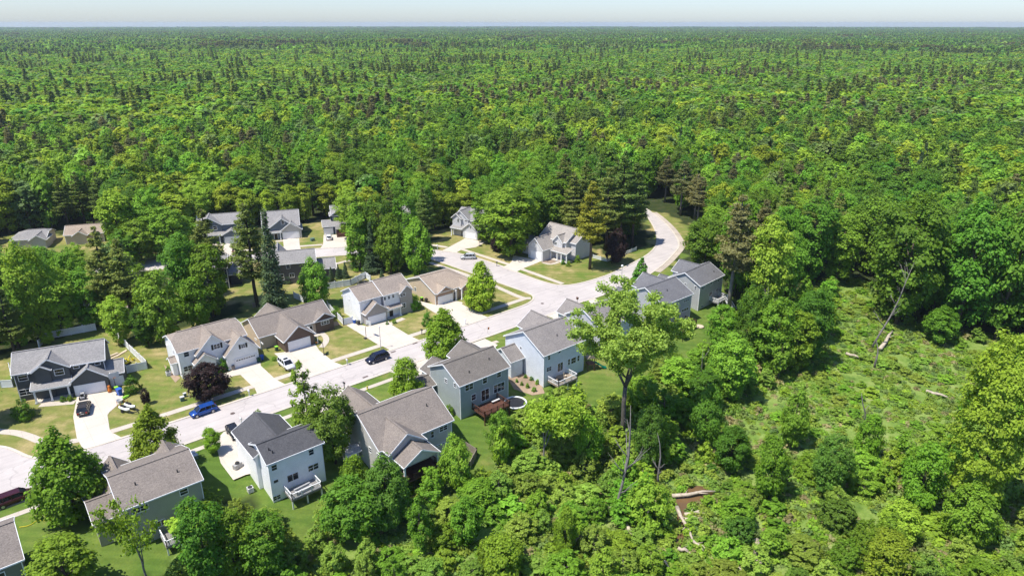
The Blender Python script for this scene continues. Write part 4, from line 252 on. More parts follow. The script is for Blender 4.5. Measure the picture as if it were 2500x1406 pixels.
# paving
def pave(name,c,joint=None,crack=False,var=.08):
    m,n,N,L=nt(name); pos=N('ShaderNodeNewGeometry').outputs['Position']
    f=noise_node(N,L,pos,.22,6,.65); f3=noise_node(N,L,pos,6,3,.7)
    col=ramp(N,L,f,[(.3,mul(c,1-var)),(.7,mul(c,1+var))]); col=mix(N,L,.35,col,ramp(N,L,f3,[(.3,(.85,.85,.85)),(.7,(1.1,1.1,1.1))]),'MULTIPLY')
    if joint:
        b=N('ShaderNodeTexBrick'); b.offset=0; b.inputs['Scale'].default_value=1; b.inputs['Mortar Size'].default_value=.018; b.inputs['Brick Width'].default_value=joint; b.inputs['Row Height'].default_value=joint
        b.inputs['Color1'].default_value=(1,1,1,1); b.inputs['Color2'].default_value=(.965,.96,.95,1); b.inputs['Mortar'].default_value=(.6,.57,.52,1); L(pos,b.inputs['Vector'])
        col=mix(N,L,.75,col,b.outputs['Color'],'MULTIPLY')
    if crack:
        mp=N('ShaderNodeMapping'); mp.inputs['Scale'].default_value=(.02,.9,1); L(pos,mp.inputs[0])
        s=noise_node(N,L,mp.outputs[0],1.2,4,.6); col=mix(N,L,.5,col,ramp(N,L,s,[(.42,(.86,.86,.87)),(.5,(1,1,1)),(.6,(1.04,1.04,1.04))]),'MULTIPLY')
        v=N('ShaderNodeTexVoronoi',feature='DISTANCE_TO_EDGE'); v.inputs['Scale'].default_value=.085
        wv=N('ShaderNodeVectorMath',operation='ADD'); no=N('ShaderNodeTexNoise'); no.inputs['Scale'].default_value=.3; L(pos,no.inputs['Vector'])
        sc=N('ShaderNodeVectorMath',operation='SCALE'); sc.inputs['Scale'].default_value=6; L(no.outputs['Color'],sc.inputs[0]); L(pos,wv.inputs[0]); L(sc.outputs[0],wv.inputs[1]); L(wv.outputs[0],v.inputs['Vector'])
        col=mix(N,L,.36,col,ramp(N,L,v.outputs['Distance'],[(.0,(.4,.4,.41)),(.016,(1,1,1))]),'MULTIPLY'); ff=noise_node(N,L,pos,.09,3); col=mix(N,L,.6,col,ramp(N,L,ff,[(.35,(.86,.86,.87)),(.6,(1.03,1.03,1.02))]),'MULTIPLY')
    finish(N,L,col,.85,.25,bump=f3,bs=.15)
pave('asphalt',(.475,.43,.4),crack=True); pave('concrete',(.55,.49,.415),3.0); pave('concrete_walk',(.5,.44,.365),1.5); pave('kerb_concrete',(.53,.475,.4),2.4); pave('gravel',(.42,.36,.29),var=.2); pave('mulch',(.3,.22,.15),var=.35); pave('water_mud',(.14,.085,.04),var=.25)
def tri_poly(pts,z,name,mat,thick=None,label=None):
    if sum((pts[i][0]-pts[i-1][0])*(pts[i][1]+pts[i-1][1]) for i in range(len(pts)))>0: pts=pts[::-1]
    from mathutils.geometry import tessellate_polygon
    vs=[(x,y,z if not callable(z) else z(x,y)) for x,y in pts]
    fs=[]
    for t in tessellate_polygon([[Vector((x,y,0)) for x,y in pts]]):
        a,b,c=(pts[i] for i in t); ar=(b[0]-a[0])*(c[1]-a[1])-(c[0]-a[0])*(b[1]-a[1])
        if abs(ar)>1e-6: fs.append(tuple(t) if ar>0 else tuple(t)[::-1])
    return tag(MB().add(vs,fs).build(name,M[mat],fix=False),label,None,None,'structure')
def smooth_line(p,it=2):
    for _ in range(it):
        q=[p[0]]
        for a,b in zip(p,p[1:]): q+=[(.75*a[0]+.25*b[0],.75*a[1]+.25*b[1]),(.25*a[0]+.75*b[0],.25*a[1]+.75*b[1])]
        p=q+[p[-1]]
    return p
def offset(p,w):
    out=[]
    for i,(x,y) in enumerate(p):
        a=p[max(i-1,0)]; b=p[min(i+1,len(p)-1)]; dx,dy=b[0]-a[0],b[1]-a[1]; l=math.hypot(dx,dy) or 1
        out.append((x-dy/l*w,y+dx/l*w))
    return out
def ribbon(p,w0,w1,z0,z1,name,mat,label=None):
    a=offset(p,w0); b=offset(p,w1); n=len(p); mb=MB()
    vs=[(x,y,z) for q in (a,b) for z in (z0,z1) for x,y in q]; fs=[]
    for i in range(n-1): fs+=[(n+i,n+i+1,3*n+i+1,3*n+i),(i,i+1,n+i+1,n+i),(2*n+i,2*n+i+1,3*n+i+1,3*n+i)]
    return tag(mb.add(vs,fs).build(name,M[mat]),label,None,None,'structure')
edges=[smooth_line(e) for e in ROAD_EDGES]
# the road sheet: one polygon walked along its three kerb lines
tri_poly(edges[0]+edges[1]+edges[2],.012,'road','asphalt',label='pale worn street with a corner and a gravel end')
for e in edges: ribbon(e,-.02,.5,-.05,.1,'kerb','kerb_concrete','pale concrete kerb along the street')
for i,d in enumerate(DRIVES): tri_poly(d,.034+.0012*i if i not in (7,) else .05,'driveway','concrete',label='pale concrete driveway or patio')
for i,(p,w) in enumerate(WALKS): ribbon(smooth_line(p),-w/2,w/2,-.05,.026+.0011*i,'sidewalk','concrete_walk','pale concrete footpath')
for i,p in enumerate(MULCH): tri_poly(p,(lambda x,y:hgt(x,y)+.04),'flower_bed_ground','mulch',label='brown mulched planting bed')
bank=offset(smooth_line([ (x,y) for x,y in ROAD_EDGES[2][1:9]]),1.2)
ribbon(bank,-.9,.9,-.05,.03,'gravel_path','gravel','gravel shoulder along the bend')
tri_poly([(x,y) for x,y,z in STREAM],(lambda x,y:hgt(x,y)+.05),'water','water_mud',label='muddy brown creek in the marsh')
M['water_mud'].node_tree.nodes['Principled BSDF'].inputs['Roughness'].default_value=.12
# ---------------------------------------------------------------- houses
OH=.35; TH=.18
def roof_block(b,wall,roof,house,fill):
    ty,x0,x1,y0,y1,zb,ze,zr,c0,c1,wc=b
    swap=ty=='gy'
    if swap: u0,u1,v0,v1=y0,y1,x0,x1; c0=c1=0
    else: u0,u1,v0,v1=x0,x1,y0,y1
    S=(lambda u,v,z:(v,u,z)) if swap else (lambda u,v,z:(u,v,z))
    wmat=M[wc] if wc in M else M[wall]
    if ty=='sh':
        sl=(zr-ze)/(y1-y0); mb=MB(); top=[(x0,y0,ze),(x1,y0,ze),(x1,y1,zr),(x0,y1,zr)]; bot=[(x,y,z-TH) for x,y,z in top]
        mb.add(top+bot,[(0,1,2,3),(7,6,5,4),(0,4,5,1),(1,5,6,2),(2,6,7,3),(3,7,4,0)]); ro=mb.build('roof',M[roof],house)
        tr=MB(); tr.box(x0-.02,x1+.02,y0-.06,y0+.004,ze-TH-.05,ze-.02); tr.beam((x0-.03,y0,ze-.1),(x0-.03,y1,zr-.1),.06,.2); tr.beam((x1+.03,y0,ze-.1),(x1+.03,y1,zr-.1),.06,.2); tr.build('fascia',M['trim'],ro)
        if wc!='porch':
            a,bx,cy=x0+OH,x1-OH,y0+OH; w=MB(); zt=ze+OH*sl-TH-.01
            w.add([(a,cy,zb),(bx,cy,zb),(bx,cy,zt),(a,cy,zt),(a,y1,zb),(bx,y1,zb),(bx,y1,zr-TH),(a,y1,zr-TH)],[(0,1,2,3),(1,5,6,2),(5,4,7,6),(4,0,3,7)]); w.build('wall',wmat,house)
        else:
            w=MB(); w.box(x0+.15,x1-.15,y0+.12,y0+.3,ze-TH-.3,ze-TH-.0); w.build('porch_beam',M['trim'],house)
        return
    vm=(v0+v1)/2; hf=(v1-v0)/2; sl=(zr-ze)/hf
    h0,h1=c0*hf,c1*hf; i0,i1=h0*.95,h1*.95; z0,z1=zr-c0*(zr-ze),zr-c1*(zr-ze)
    P=[]
    A=[(u0,v0,ze),(u1,v0,ze)]+([(u1,vm-h1,z1)] if c1 and c1<.97 else [])+[(u1-i1,vm,zr),(u0+i0,vm,zr)]+([(u0,vm-h0,z0)] if c0 and c0<.97 else [])
    B=[(u,2*vm-v,z) for u,v,z in A][::-1]
    faces=[A,B]
    if c0: faces.append([(u0,vm-h0,z0),(u0+i0,vm,zr),(u0,vm+h0,z0)])
    if c1: faces.append([(u1,vm+h1,z1),(u1-i1,vm,zr),(u1,vm-h1,z1)])
    mb=MB()
    for f in faces:
        k=len(f); mb.add([S(*p) for p in f]+[S(p[0],p[1],p[2]-TH) for p in f],[tuple(range(k)),tuple(range(2*k-1,k-1,-1))])
    rim=[(u0,v0,ze),(u1,v0,ze)]+[(u1,vm-h1,z1),(u1,vm+h1,z1)]+[(u1,v1,ze),(u0,v1,ze)]+[(u0,vm+h0,z0),(u0,vm-h0,z0)]
    for p,q in zip(rim,rim[1:]+rim[:1]):
        if p!=q: mb.add([S(*p),S(*q),S(q[0],q[1],q[2]-TH),S(p[0],p[1],p[2]-TH)],[(0,1,2,3)])
    bm=bmesh.new(); me=mb.mesh('roof',M[roof],fix=False); bm.from_mesh(me); bmesh.ops.remove_doubles(bm,verts=bm.verts,dist=.001); bmesh.ops.recalc_face_normals(bm,faces=bm.faces); bm.to_mesh(me); bm.free()
    ro=bpy.data.objects.new('roof',me); C.objects.link(ro); ro.parent=house
    rc=MB(); rc.beam(S(u0+i0+.02,vm,zr+.03),S(u1-i1-.02,vm,zr+.03),.34,.05); rc.build('ridge_cap',M[roof],ro)
    tr=MB()
    for v,s in ((v0,-1),(v1,1)): tr.beam(S(u0-.02,v+s*.045,ze-.1),S(u1+.02,v+s*.045,ze-.1),.09,.19)
    for u,s,h,z in ((u0,-1,h0,z0),(u1,1,h1,z1)):
        for w in (-1,1):
            tr.beam(S(u+s*.032,vm+w*hf,ze-.1),S(u+s*.032,vm+w*h,z-.1),.06,.22)
        if h: tr.beam(S(u+s*.032,vm-h,z-.1),S(u+s*.032,vm+h,z-.1),.06,.2)
    tr.build('fascia',M['trim'],ro)
    if ty=='gx' and wall in('x',): pass
    a,e,f,g=u0+OH,u1-OH,v0+OH,v1-OH; zt=ze+OH*sl-TH-.01
    def end(u,h,z,c):
        return [(u,f,zb),(u,g,zb),(u,g,zt)]+([(u,vm+h-.0,z-TH-.01),(u,vm-h,z-TH-.01)] if c else [(u,vm,zr-TH-.01)])+[(u,f,zt)]
    w=MB(); E0=end(a,h0,z0,c0); E1=end(e,h1,z1,c1)
    w.add([S(*p) for p in E0],[tuple(range(len(E0)))]); w.add([S(*p) for p in E1],[tuple(range(len(E1)))])
    w.add([S(a,f,zb),S(e,f,zb),S(e,f,zt),S(a,f,zt)],[(0,1,2,3)]); w.add([S(a,g,zb),S(e,g,zb),S(e,g,zt),S(a,g,zt)],[(0,1,2,3)])
    wo=w.build('wall',wmat,house)
    if house.get('corners') is None and zb<1:
        house['corners']=1
        for uu,vv,su,sv in ((a,f,-1,-1),(a,g,-1,1),(e,f,1,-1),(e,g,1,1)):
            p=S(uu+su*.006-.055,vv+sv*.006-.055,0); MB().box(p[0],p[0]+.11,p[1],p[1]+.11,max(zb,-2.8) if zb<-1 else zb,zt-.02).build('corner_board',M['trim'],wo)
def opening(o,house,cx,cy):
    face,pl,a0,a1,z0,z1,n,kind=o
    if face=='y': pl-=cy; a0-=cx; a1-=cx
    else: pl-=cx; a0-=cy; a1-=cy
    def bx(mb,a,b,d0,d1,z,zz):   # d: distance outwards from the wall plane
        if face=='y': mb.box(a,b,pl-d1,pl-d0,z,zz)
        else: mb.box(pl-d1,pl-d0,a,b,z,zz)
        return mb
    def ring(mb,a,b,z,zz,w,d0,d1,sill=True):
        bx(mb,a,a+w,d0,d1,z,zz); bx(mb,b-w,b,d0,d1,z,zz); bx(mb,a+w,b-w,d0,d1,zz-w,zz)
        if sill: bx(mb,a+w,b-w,d0,d1,z,z+w)
        return mb
    if kind in('window','shutter','slider'):
        w=.09 if a1-a0>.7 else .07
        fr=ring(MB(),a0,a1,z0,z1,w,-.02,.06)
        for k in range(1,n): x=a0+(a1-a0)*k/n; bx(fr,x-.035,x+.035,-.02,.05,z0+w,z1-w)
        if kind!='slider' and z1-z0>.8: bx(fr,a0+w,a1-w,-.02,.045,(z0+z1)/2-.025,(z0+z1)/2+.025)
        f=fr.build('window' if kind!='slider' else 'sliding_door',M['trim'],house)
        bx(MB(),a0+w*.6,a1-w*.6,.005,.02,z0+w*.6,z1-w*.6).build('pane',M['pane'],f)
        if kind=='shutter':
            for x in (a0-.42,a1+.04): bx(MB(),x,x+.38,-.01,.05,z0,z1).build('shutter',M['shutter'],house)
    elif kind.startswith('garage'):
        d=MB(); k=4; h=(z1-z0)/k
        for i in range(k): bx(d,a0+.02,a1-.02,.0,.05,z0+i*h+.012,z0+(i+1)*h-.012)
        bx(d,a0+.02,a1-.02,-.01,.03,z0,z1)
        g=d.build('garage_door',M['garage'],house)
        ring(MB(),a0-.14,a1+.14,z0,z1+.16,.14,-.01,.08,False).build('door_frame',M['trim'],g)
        if kind=='garage_lights':
            for i in range(8): x=a0+.25+(a1-a0-.5)/8*i; bx(MB(),x+.08,x+.46,.052,.058,z1-.42,z1-.2).build('pane',M['pane'],g)
    elif kind=='door':
        d=bx(MB(),a0,a1,0,.05,z0,z1).build('front_door',M['door_dark'],house); ring(MB(),a0-.12,a1+.12,z0,z1+.12,.12,-.01,.07,False).build('door_frame',M['trim'],d)
def roof_z(b,x,y):
    ty,x0,x1,y0,y1,zb,ze,zr=b[:8]; vm=(y0+y1)/2; return zr-(zr-ze)*abs(y-vm)/((y1-y0)/2)
def railing(parent,pts,z,mat,name='railing',hgt_=.95,bal=True):
    r=MB()
    for a,b in zip(pts,pts[1:]):
        L=math.hypot(b[0]-a[0],b[1]-a[1]); n=max(1,round(L/1.6))
        for k in range(n+1):
            x=a[0]+(b[0]-a[0])*k/n; y=a[1]+(b[1]-a[1])*k/n; r.box(x-.06,x+.06,y-.06,y+.06,z,z+hgt_+.08)
        r.beam((*a,z+hgt_),(*b,z+hgt_),.12,.06); r.beam((*a,z+.12),(*b,z+.12),.06,.06)
        if bal:
            n=int(L/.2)
            for k in range(1,n):
                x=a[0]+(b[0]-a[0])*k/n; y=a[1]+(b[1]-a[1])*k/n; r.box(x-.02,x+.02,y-.02,y+.02,z+.14,z+hgt_-.02)
    return r.build(name,mat,parent)
HOUSE_AT={}
for H in HOUSES:
    cx,cy=H['c']; ph=R(H['phi']); c,s=math.cos(ph),math.sin(ph); loc=(c*cx-s*cy,s*cx+c*cy,0)
    house=thing('house',H['label'],'house',loc,ph,'houses along the two streets'); HOUSE_AT[H['key']]=(house,cx,cy)
    for b in H['blocks']:
        roof_block((b[0],b[1]-cx,b[2]-cx,b[3]-cy,b[4]-cy)+tuple(b[5:]),H['wall'],H['roof'],house,None)
    for k_ in ('corners',):
        if k_ in house: del house[k_]
    for o in H['ops']: opening(o,house,cx,cy)
    for e in H['extra']:
        k=e[0]
        if k=='post':
            x,y=e[1]-cx,e[2]-cy; MB().box(x-.14,x+.14,y-.14,y+.14,e[3],e[4]).box(x-.2,x+.2,y-.2,y+.2,e[3],e[3]+.35).build('porch_post',M['trim'],house)
        elif k=='pier':
            x,y=e[1]-cx,e[2]-cy; MB().box(x-.25,x+.25,y-.2,y+.25,e[3],e[4]).build('stone_pier',M['stone'],house)
        elif k=='slab': MB().box(e[1]-cx,e[2]-cx,e[3]-cy,e[4]-cy,-.1,e[5]).build('porch_floor',M['concrete'],house)
        elif k=='vent':
            z=roof_z(H['blocks'][0],e[1],e[2]); x,y=e[1]-cx,e[2]-cy; MB().tube([(x,y,z-.1),(x,y,z+.45)],.09,8).build('vent_pipe',M['metal_dark'],house)
        elif k=='deck':
            x0,x1,y0,y1,z,st=e[1]-cx,e[2]-cx,e[3]-cy,e[4]-cy,e[5],e[6]
            fm,rm={'white':('deck_grey','trim'),'brown':('deck_brown','deck_brown'),'tan':('deck_tan','trim'),'white_stairs':('deck_grey','trim')}[st]
            d=MB(); n=int((y1-y0)/.15)
            for i in range(n): d.box(x0,x1,y0+i*.15,y0+i*.15+.142,z-.04,z)
            d.box(x0,x1,y0-.03,y0-.003,z-.3,z); d.box(x0-.03,x0-.003,y0,y1,z-.3,z); d.box(x1+.003,x1+.03,y0,y1,z-.3,z)
            dk=d.build('deck',M[fm],house)
            for x in (x0+.1,(x0+x1)/2,x1-.1): MB().box(x-.09,x+.09,y0+.05,y0+.23,-5,z-.05).build('deck_post',M[rm],dk)
            g=1.3 if st=='white_stairs' else 0
            railing(dk,[(x0+.07,y1-.1),(x0+.07,y0+.07),(x1-.07-g,y0+.07)],z,M[rm])
            railing(dk,[(x1-.07,y0+.07),(x1-.07,y1-.1)],z,M[rm])
            if g:
                zg=hgt(e[1],e[3]-3.2)-.0; n=12; sx0,sx1=x1-1.3,x1-.1; stp=MB()
                for i in range(n): t=(i+1)/n; stp.box(sx0,sx1,y0-3.4*t,y0-3.4*t+.3,z+(zg-z)*t-.05,z+(zg-z)*t)
                stp.beam((sx0,y0,z-.1),(sx0,y0-3.4,zg-.05),.08,.3); stp.beam((sx1,y0,z-.1),(sx1,y0-3.4,zg-.05),.08,.3)
                sr=stp.build('stairs',M['trim'],dk)
                r=MB()
                for sx in (sx0,sx1):
                    r.beam((sx,y0,z+.9),(sx,y0-3.4,zg+.9),.1,.08)
                    for i in range(14): t=(i+.5)/14; r.box(sx-.02,sx+.02,y0-3.4*t-.02,y0-3.4*t+.02,z+(zg-z)*t,z+(zg-z)*t+.9)
                r.build('stair_rail',M['trim'],sr)
# ---------------------------------------------------------------- vegetation
rng=np.random.default_rng(7); random.seed(7)
LEAF={'dry': (0.336, 0.313, 0.14), 'oval': (0.208, 0.338, 0.028), 'round': (0.187, 0.326, 0.027), 'dark': (0.114, 0.228, 0.023), 'mid': (0.171, 0.309, 0.028), 'light': (0.23, 0.379, 0.038), 'ylw': (0.271, 0.374, 0.033), 'fine': (0.13, 0.239, 0.032), 'grey': (0.177, 0.262, 0.071), 'purple': (0.04, 0.024, 0.023), 'spruce': (0.095, 0.151, 0.07), 'pine': (0.179, 0.243, 0.055), 'ypine': (0.261, 0.303, 0.04), 'rpine': (0.19, 0.194, 0.075), 'willow': (0.24, 0.35, 0.052), 'cotton': (0.258, 0.356, 0.06)}
for k,c in LEAF.items(): leaf('leaf_'+k,c,isl=.32 if k not in('purple',) else .4)
def quads_mesh(P,N,s,asp=.75):
    """leaf clusters: one bent four cornered face each, at P facing N"""
    n=len(P); N=N/np.linalg.norm(N,axis=1,keepdims=True)
    r=rng.normal(size=(n,3)); T=np.cross(N,r); T/=np.linalg.norm(T,axis=1,keepdims=True); B=np.cross(N,T)
    s=s[:,None]; V=np.stack([P+T*s,P+B*s*asp+N*s*.12,P-T*s,P-B*s*asp+N*s*.12],1)
    return V.reshape(-1,3)
def leaf_obj_mesh(name,V,mat,extra=None,emat=None):
    n=len(V)//4; me=bpy.data.meshes.new(name); ev,ef=([],[]) if extra is None else (extra.v,extra.f)
    allv=np.concatenate([V,np.array(ev,float).reshape(-1,3)]) if len(ev) else V
    tot=[4]*n+[len(f) for f in ef]; li=np.concatenate([np.arange(4*n),np.array([i+4*n for f in ef for i in f],int)]).astype(np.int32)
    me.vertices.add(len(allv)); me.vertices.foreach_set('co',allv.astype(np.float32).ravel())
    me.loops.add(len(li)); me.loops.foreach_set('vertex_index',li)
    me.polygons.add(len(tot)); me.polygons.foreach_set('loop_start',np.concatenate([[0],np.cumsum(tot)[:-1]]).astype(np.int32))
    me.materials.append(mat)
    if len(ef): me.materials.append(emat); me.polygons.foreach_set('material_index',[0]*n+[1]*len(ef))
    me.update(calc_edges=True); return me
PROF={ # crown half width at height fraction t
 'oval':lambda t:np.interp(t,[.06,.18,.38,.6,.8,.93,1],[.55,.92,1,.85,.55,.28,.05]),
 'round':lambda t:np.interp(t,[.14,.28,.5,.7,.88,1],[.45,.85,1,.9,.55,.1]),
 'broad':lambda t:np.interp(t,[.1,.3,.5,.72,.88,.96,1],[.5,.78,.95,1,.8,.5,.15]),
 'narrow':lambda t:np.interp(t,[.06,.2,.5,.75,1],[.7,1,1,.8,.1]),
 'cone':lambda t:np.interp(t,[.02,.2,.5,.8,1],[.75,1,.8,.4,.03]),
 'shrub':lambda t:np.interp(t,[0,.3,.6,.85,1],[.8,1,.9,.6,.1]),
 'open':lambda t:np.interp(t,[.2,.4,.6,.8,1],[.5,.9,1,.7,.1])}
def crown(prof,h,w,nl,lr,nq,qs,up=.9,seed=0,droop=0):
    f=PROF[prof]; t0={'oval':.06,'round':.14,'broad':.1,'narrow':.06,'cone':.02,'shrub':0,'open':.2}[prof]
    nl=int(nl*1.7); lr*=.74
    t=rng.uniform(t0,1,nl*6); t=t[rng.uniform(0,1.02,len(t))<np.sqrt(f(t))][:nl]; k=len(t)
    a=rng.uniform(0,2*np.pi,k); wk=.45 if prof in('oval','cone','narrow') else 1; wob=1+wk*(.1*np.sin(a*2+seed)+.1*np.sin(a*3+seed*2.1)+.1*np.sin(a*5+t*9+seed))
    rad=np.maximum(f(t)*w/2*wob-lr*.6,0)*rng.uniform(.3,1.06,k)**.42
    L=np.stack([rad*np.cos(a),rad*np.sin(a),t*h-lr*.4+rng.normal(size=k)*.02*h+(np.abs(rng.normal(size=k))*.12*h*(t>.45) if prof=='shrub' else 0)],1); lrs=lr*np.exp(rng.normal(size=k)*.2)*(0.6+.5*f(t))
    pk=lrs**2; i=rng.choice(k,nq,p=pk/pk.sum()); d=rng.normal(size=(nq,3)); d[:,2]=d[:,2]*.75+.25; d/=np.linalg.norm(d,axis=1,keepdims=True)
    out=L[i].copy(); out[:,2]=0; out/= (np.linalg.norm(out,axis=1,keepdims=True)+.5); d=d+out*.4; d/=np.linalg.norm(d,axis=1,keepdims=True)
    P=L[i]+d*(lrs[i]*np.abs(rng.normal(.85,.3,nq)))[:,None]*np.array([1,1,.8]); P[:,2]=np.maximum(P[:,2],h*t0*.4)
    cg=(P-np.array([0,0,h*.45]))/np.array([w*.5,w*.5,h*.5])
    N=d*.55+cg*.55+rng.normal(size=(nq,3))*.36+np.array([0,0,up])
    P[:,:2]-=P[:,:2].mean(0)
    return quads_mesh(P,N,qs*np.exp(rng.normal(size=nq)*.32))
def pine_crown(h,w,nq,qs,t0=.3,flat=1.0,dens=7,spr=False):
    P=[];N=[];z=t0*h; per=[]
    br=[]
    while z<h*.985:
        t=(z/h-t0)/(1-t0); Lm=w/2*((1-t)**(.75 if not spr else .95)*(.55+.45*min(1,t*5+ (1 if spr else .2))))
        for k in range(dens):
            a=rng.uniform(0,6.283); br.append((z+rng.uniform(-.2,.2),a,max(.35,Lm*rng.uniform(.55,1.12))))
        z+=h*(.052 if not spr else .034)*rng.uniform(.7,1.3)
    tot=sum(b[2] for b in br)
    for z,a,L in br:
        n=max(3,int(nq*L/tot)); u=rng.uniform(.12,1,n)**.6; wd=L*.36*(1.1-u*.4)+.3
        off=rng.normal(size=n)*wd*.55; x=u*L*np.cos(a)-off*np.sin(a); y=u*L*np.sin(a)+off*np.cos(a)
        zz=z+(u*L*(.12 if not spr else -.28))+rng.normal(size=n)*(.22 if not spr else .2)
        P.append(np.stack([x,y,zz],1)); N.append(np.stack([np.cos(a)*.25+rng.normal(size=n)*.45,np.sin(a)*.25+rng.normal(size=n)*.45,np.full(n,flat)],1))
    P=np.concatenate(P);N=np.concatenate(N); return quads_mesh(P,N,qs*rng.uniform(.6,1.3,len(P)),.55)
def trunk(h,r,limbs,spread,top=.75,lean=0):
    mb=MB(); tp=h*top; pts=[(math.sin(i*1.3)*r*.5*(i>0)+lean*i/5,math.cos(i*2.1)*r*.5*(i>0),tp*i/5-(.8 if i==0 else 0)) for i in range(6)]
    mb.tube(pts,[r*1.25,r,r*.85,r*.68,r*.5,r*.2],8)
    for k in range(limbs):
        a=k*2.4+.5; z=tp*(.35+.55*k/max(1,limbs)); L=spread*(.6+.4*((k*7)%5)/5)*(1-.4*k/max(1,limbs)); x0=lean*z/tp
        mb.tube([(x0,0,z),(x0+L*.5*math.cos(a),L*.5*math.sin(a),z+L*.35),(x0+L*math.cos(a),L*math.sin(a),z+L*.85)],[r*.4,r*.26,r*.08],5)
    return mb
# kinds: (crown maker, reference height, reference width, leaf colour, bark, name, category, trunk args)
SPEC={}
def kind(k,h,w,col,make,bark,name,cat,tr,n=2):
    var=[]; W=Hh=0
    for i in range(n):
        V=make(h,w,i); tm=trunk(h,*tr)
        c=col if isinstance(col,str) else col[i%len(col)]
        q=np.percentile(V,[.12,99.88],axis=0); W=max(W,(q[1]-q[0])[:2].mean()); Hh=max(Hh,q[1][2])
        var.append((leaf_obj_mesh('crown',V,M['leaf_'+c]),tm.mesh('trunk',M[bark],True)))
    SPEC[k]=dict(h=Hh,w=W,var=var,name=name,cat=cat)
kind('oval',13.5,9.5,'oval',lambda h,w,i:crown('oval',h,w,110,1.2,15000,.21,seed=i),'bark','maple_tree','tree',(.28,6,3.2),3)
kind('round',12,9,('round','light','mid'),lambda h,w,i:crown('round',h,w,70,1.25,11000,.21,seed=i+3),'bark','broadleaf_tree','tree',(.24,6,3.2),3)
kind('broad',20,11,('mid','dark','light','mid','dark'),lambda h,w,i:crown('broad',h,w,90,1.5,11500,.25,seed=i+5),'bark','broadleaf_tree','tree',(.35,7,4),5)
kind('ylw',17,9,'ylw',lambda h,w,i:crown('broad',h,w,70,1.4,11000,.24,seed=i+9),'bark','broadleaf_tree','tree',(.3,6,3.6),2)
kind('ylwbig',30,14,'ylw',lambda h,w,i:crown('broad',h,w,150,1.5,30000,.24,seed=i+9),'bark','broadleaf_tree','tree',(.45,8,5),1)
kind('fine',14,10,('fine','dark'),lambda h,w,i:crown('round',h,w,110,1.15,14000,.18,seed=i+2),'bark_dark','broadleaf_tree','tree',(.28,8,3.6),2)
kind('open',15,7,('mid','light'),lambda h,w,i:crown('open',h,w,40,.95,4800,.21,seed=i+1),'bark','broadleaf_tree','tree',(.2,10,3.0,.9),2)
kind('purple',8,8,'purple',lambda h,w,i:crown('round',h,w,70,1.0,9000,.18,seed=i+1),'bark_dark','purple_leaf_tree','tree',(.16,6,2.6),2)
kind('narrow',18,7,'mid',lambda h,w,i:crown('narrow',h,w,80,1.25,11000,.23,seed=i+1),'bark','broadleaf_tree','tree',(.28,6,2.5),1)
kind('cone',8.4,5,'dark',lambda h,w,i:crown('cone',h,w,90,.7,5000,.2,seed=i+1),'bark_dark','conical_evergreen','tree',(.16,3,1),1)
kind('spruce',15,6,'spruce',lambda h,w,i:pine_crown(h,w,9000,.2,.06,.8,7,True),'bark_dark','spruce_tree','tree',(.2,0,1,.97),2)
kind('pine',26,10,'pine',lambda h,w,i:pine_crown(h,w,10000,.27,.3),'bark_dark','pine_tree','tree',(.34,0,1,.97),3)
kind('ypine',26,11,'ypine',lambda h,w,i:pine_crown(h,w,10000,.27,.34),'bark','pine_tree','tree',(.34,0,1,.97),1)
kind('rpine',23,8,'rpine',lambda h,w,i:pine_crown(h,w,10000,.25,.4,.4),'bark_grey','pine_tree','tree',(.26,0,1,.97),2)
kind('shrub',2.4,3.0,('dark','mid','round'),lambda h,w,i:crown('shrub',h,w,30,.48,2600,.1,seed=i+1),'bark','shrub','shrub',(.06,4,.8),3)
kind('bush',4.5,4.6,('willow','light','mid','willow','fine'),lambda h,w,i:crown('shrub',h,w,95,.42,7000,.115,seed=i+4),'bark_grey','bush','bush',(.09,6,1.7),5)
def place(k,x,y,z,h,w,label,group=None,vi=None,parts=True):
    s=SPEC[k]; vi=random.randrange(len(s['var'])) if vi is None else vi; cm,tm=s['var'][vi]
    r=thing(s['name'],label,s['cat'],(x,y,z),random.uniform(0,6.28),group); r.scale=(w/s['w'],w/s['w'],h/s['h'])
    for nm,me in (('crown',cm),('trunk',tm)):
        o=bpy.data.objects.new(nm,me); C.objects.link(o); o.parent=r
    return r
TAKEN=[]
bycount={}
for T in TREES:
    k,x,y,z,h,w=T[:6]; lab=T[6] if len(T)>6 else None
    if k in('cotton','sparse','young'): continue
    TAKEN.append((x,y,w*.5)); bycount.setdefault((lab),[]).append(T)
for lab,ts in bycount.items():
    for T in ts:
        k,x,y,z,h,w=T[:6]
        w=min(w,h*(.4 if 'pine' in k else .9 if k!='purple' else 2)); place(k,x,y,z,h*1.0,w*.97,lab,None if len(ts)==1 else 'trees like the '+lab[:70])
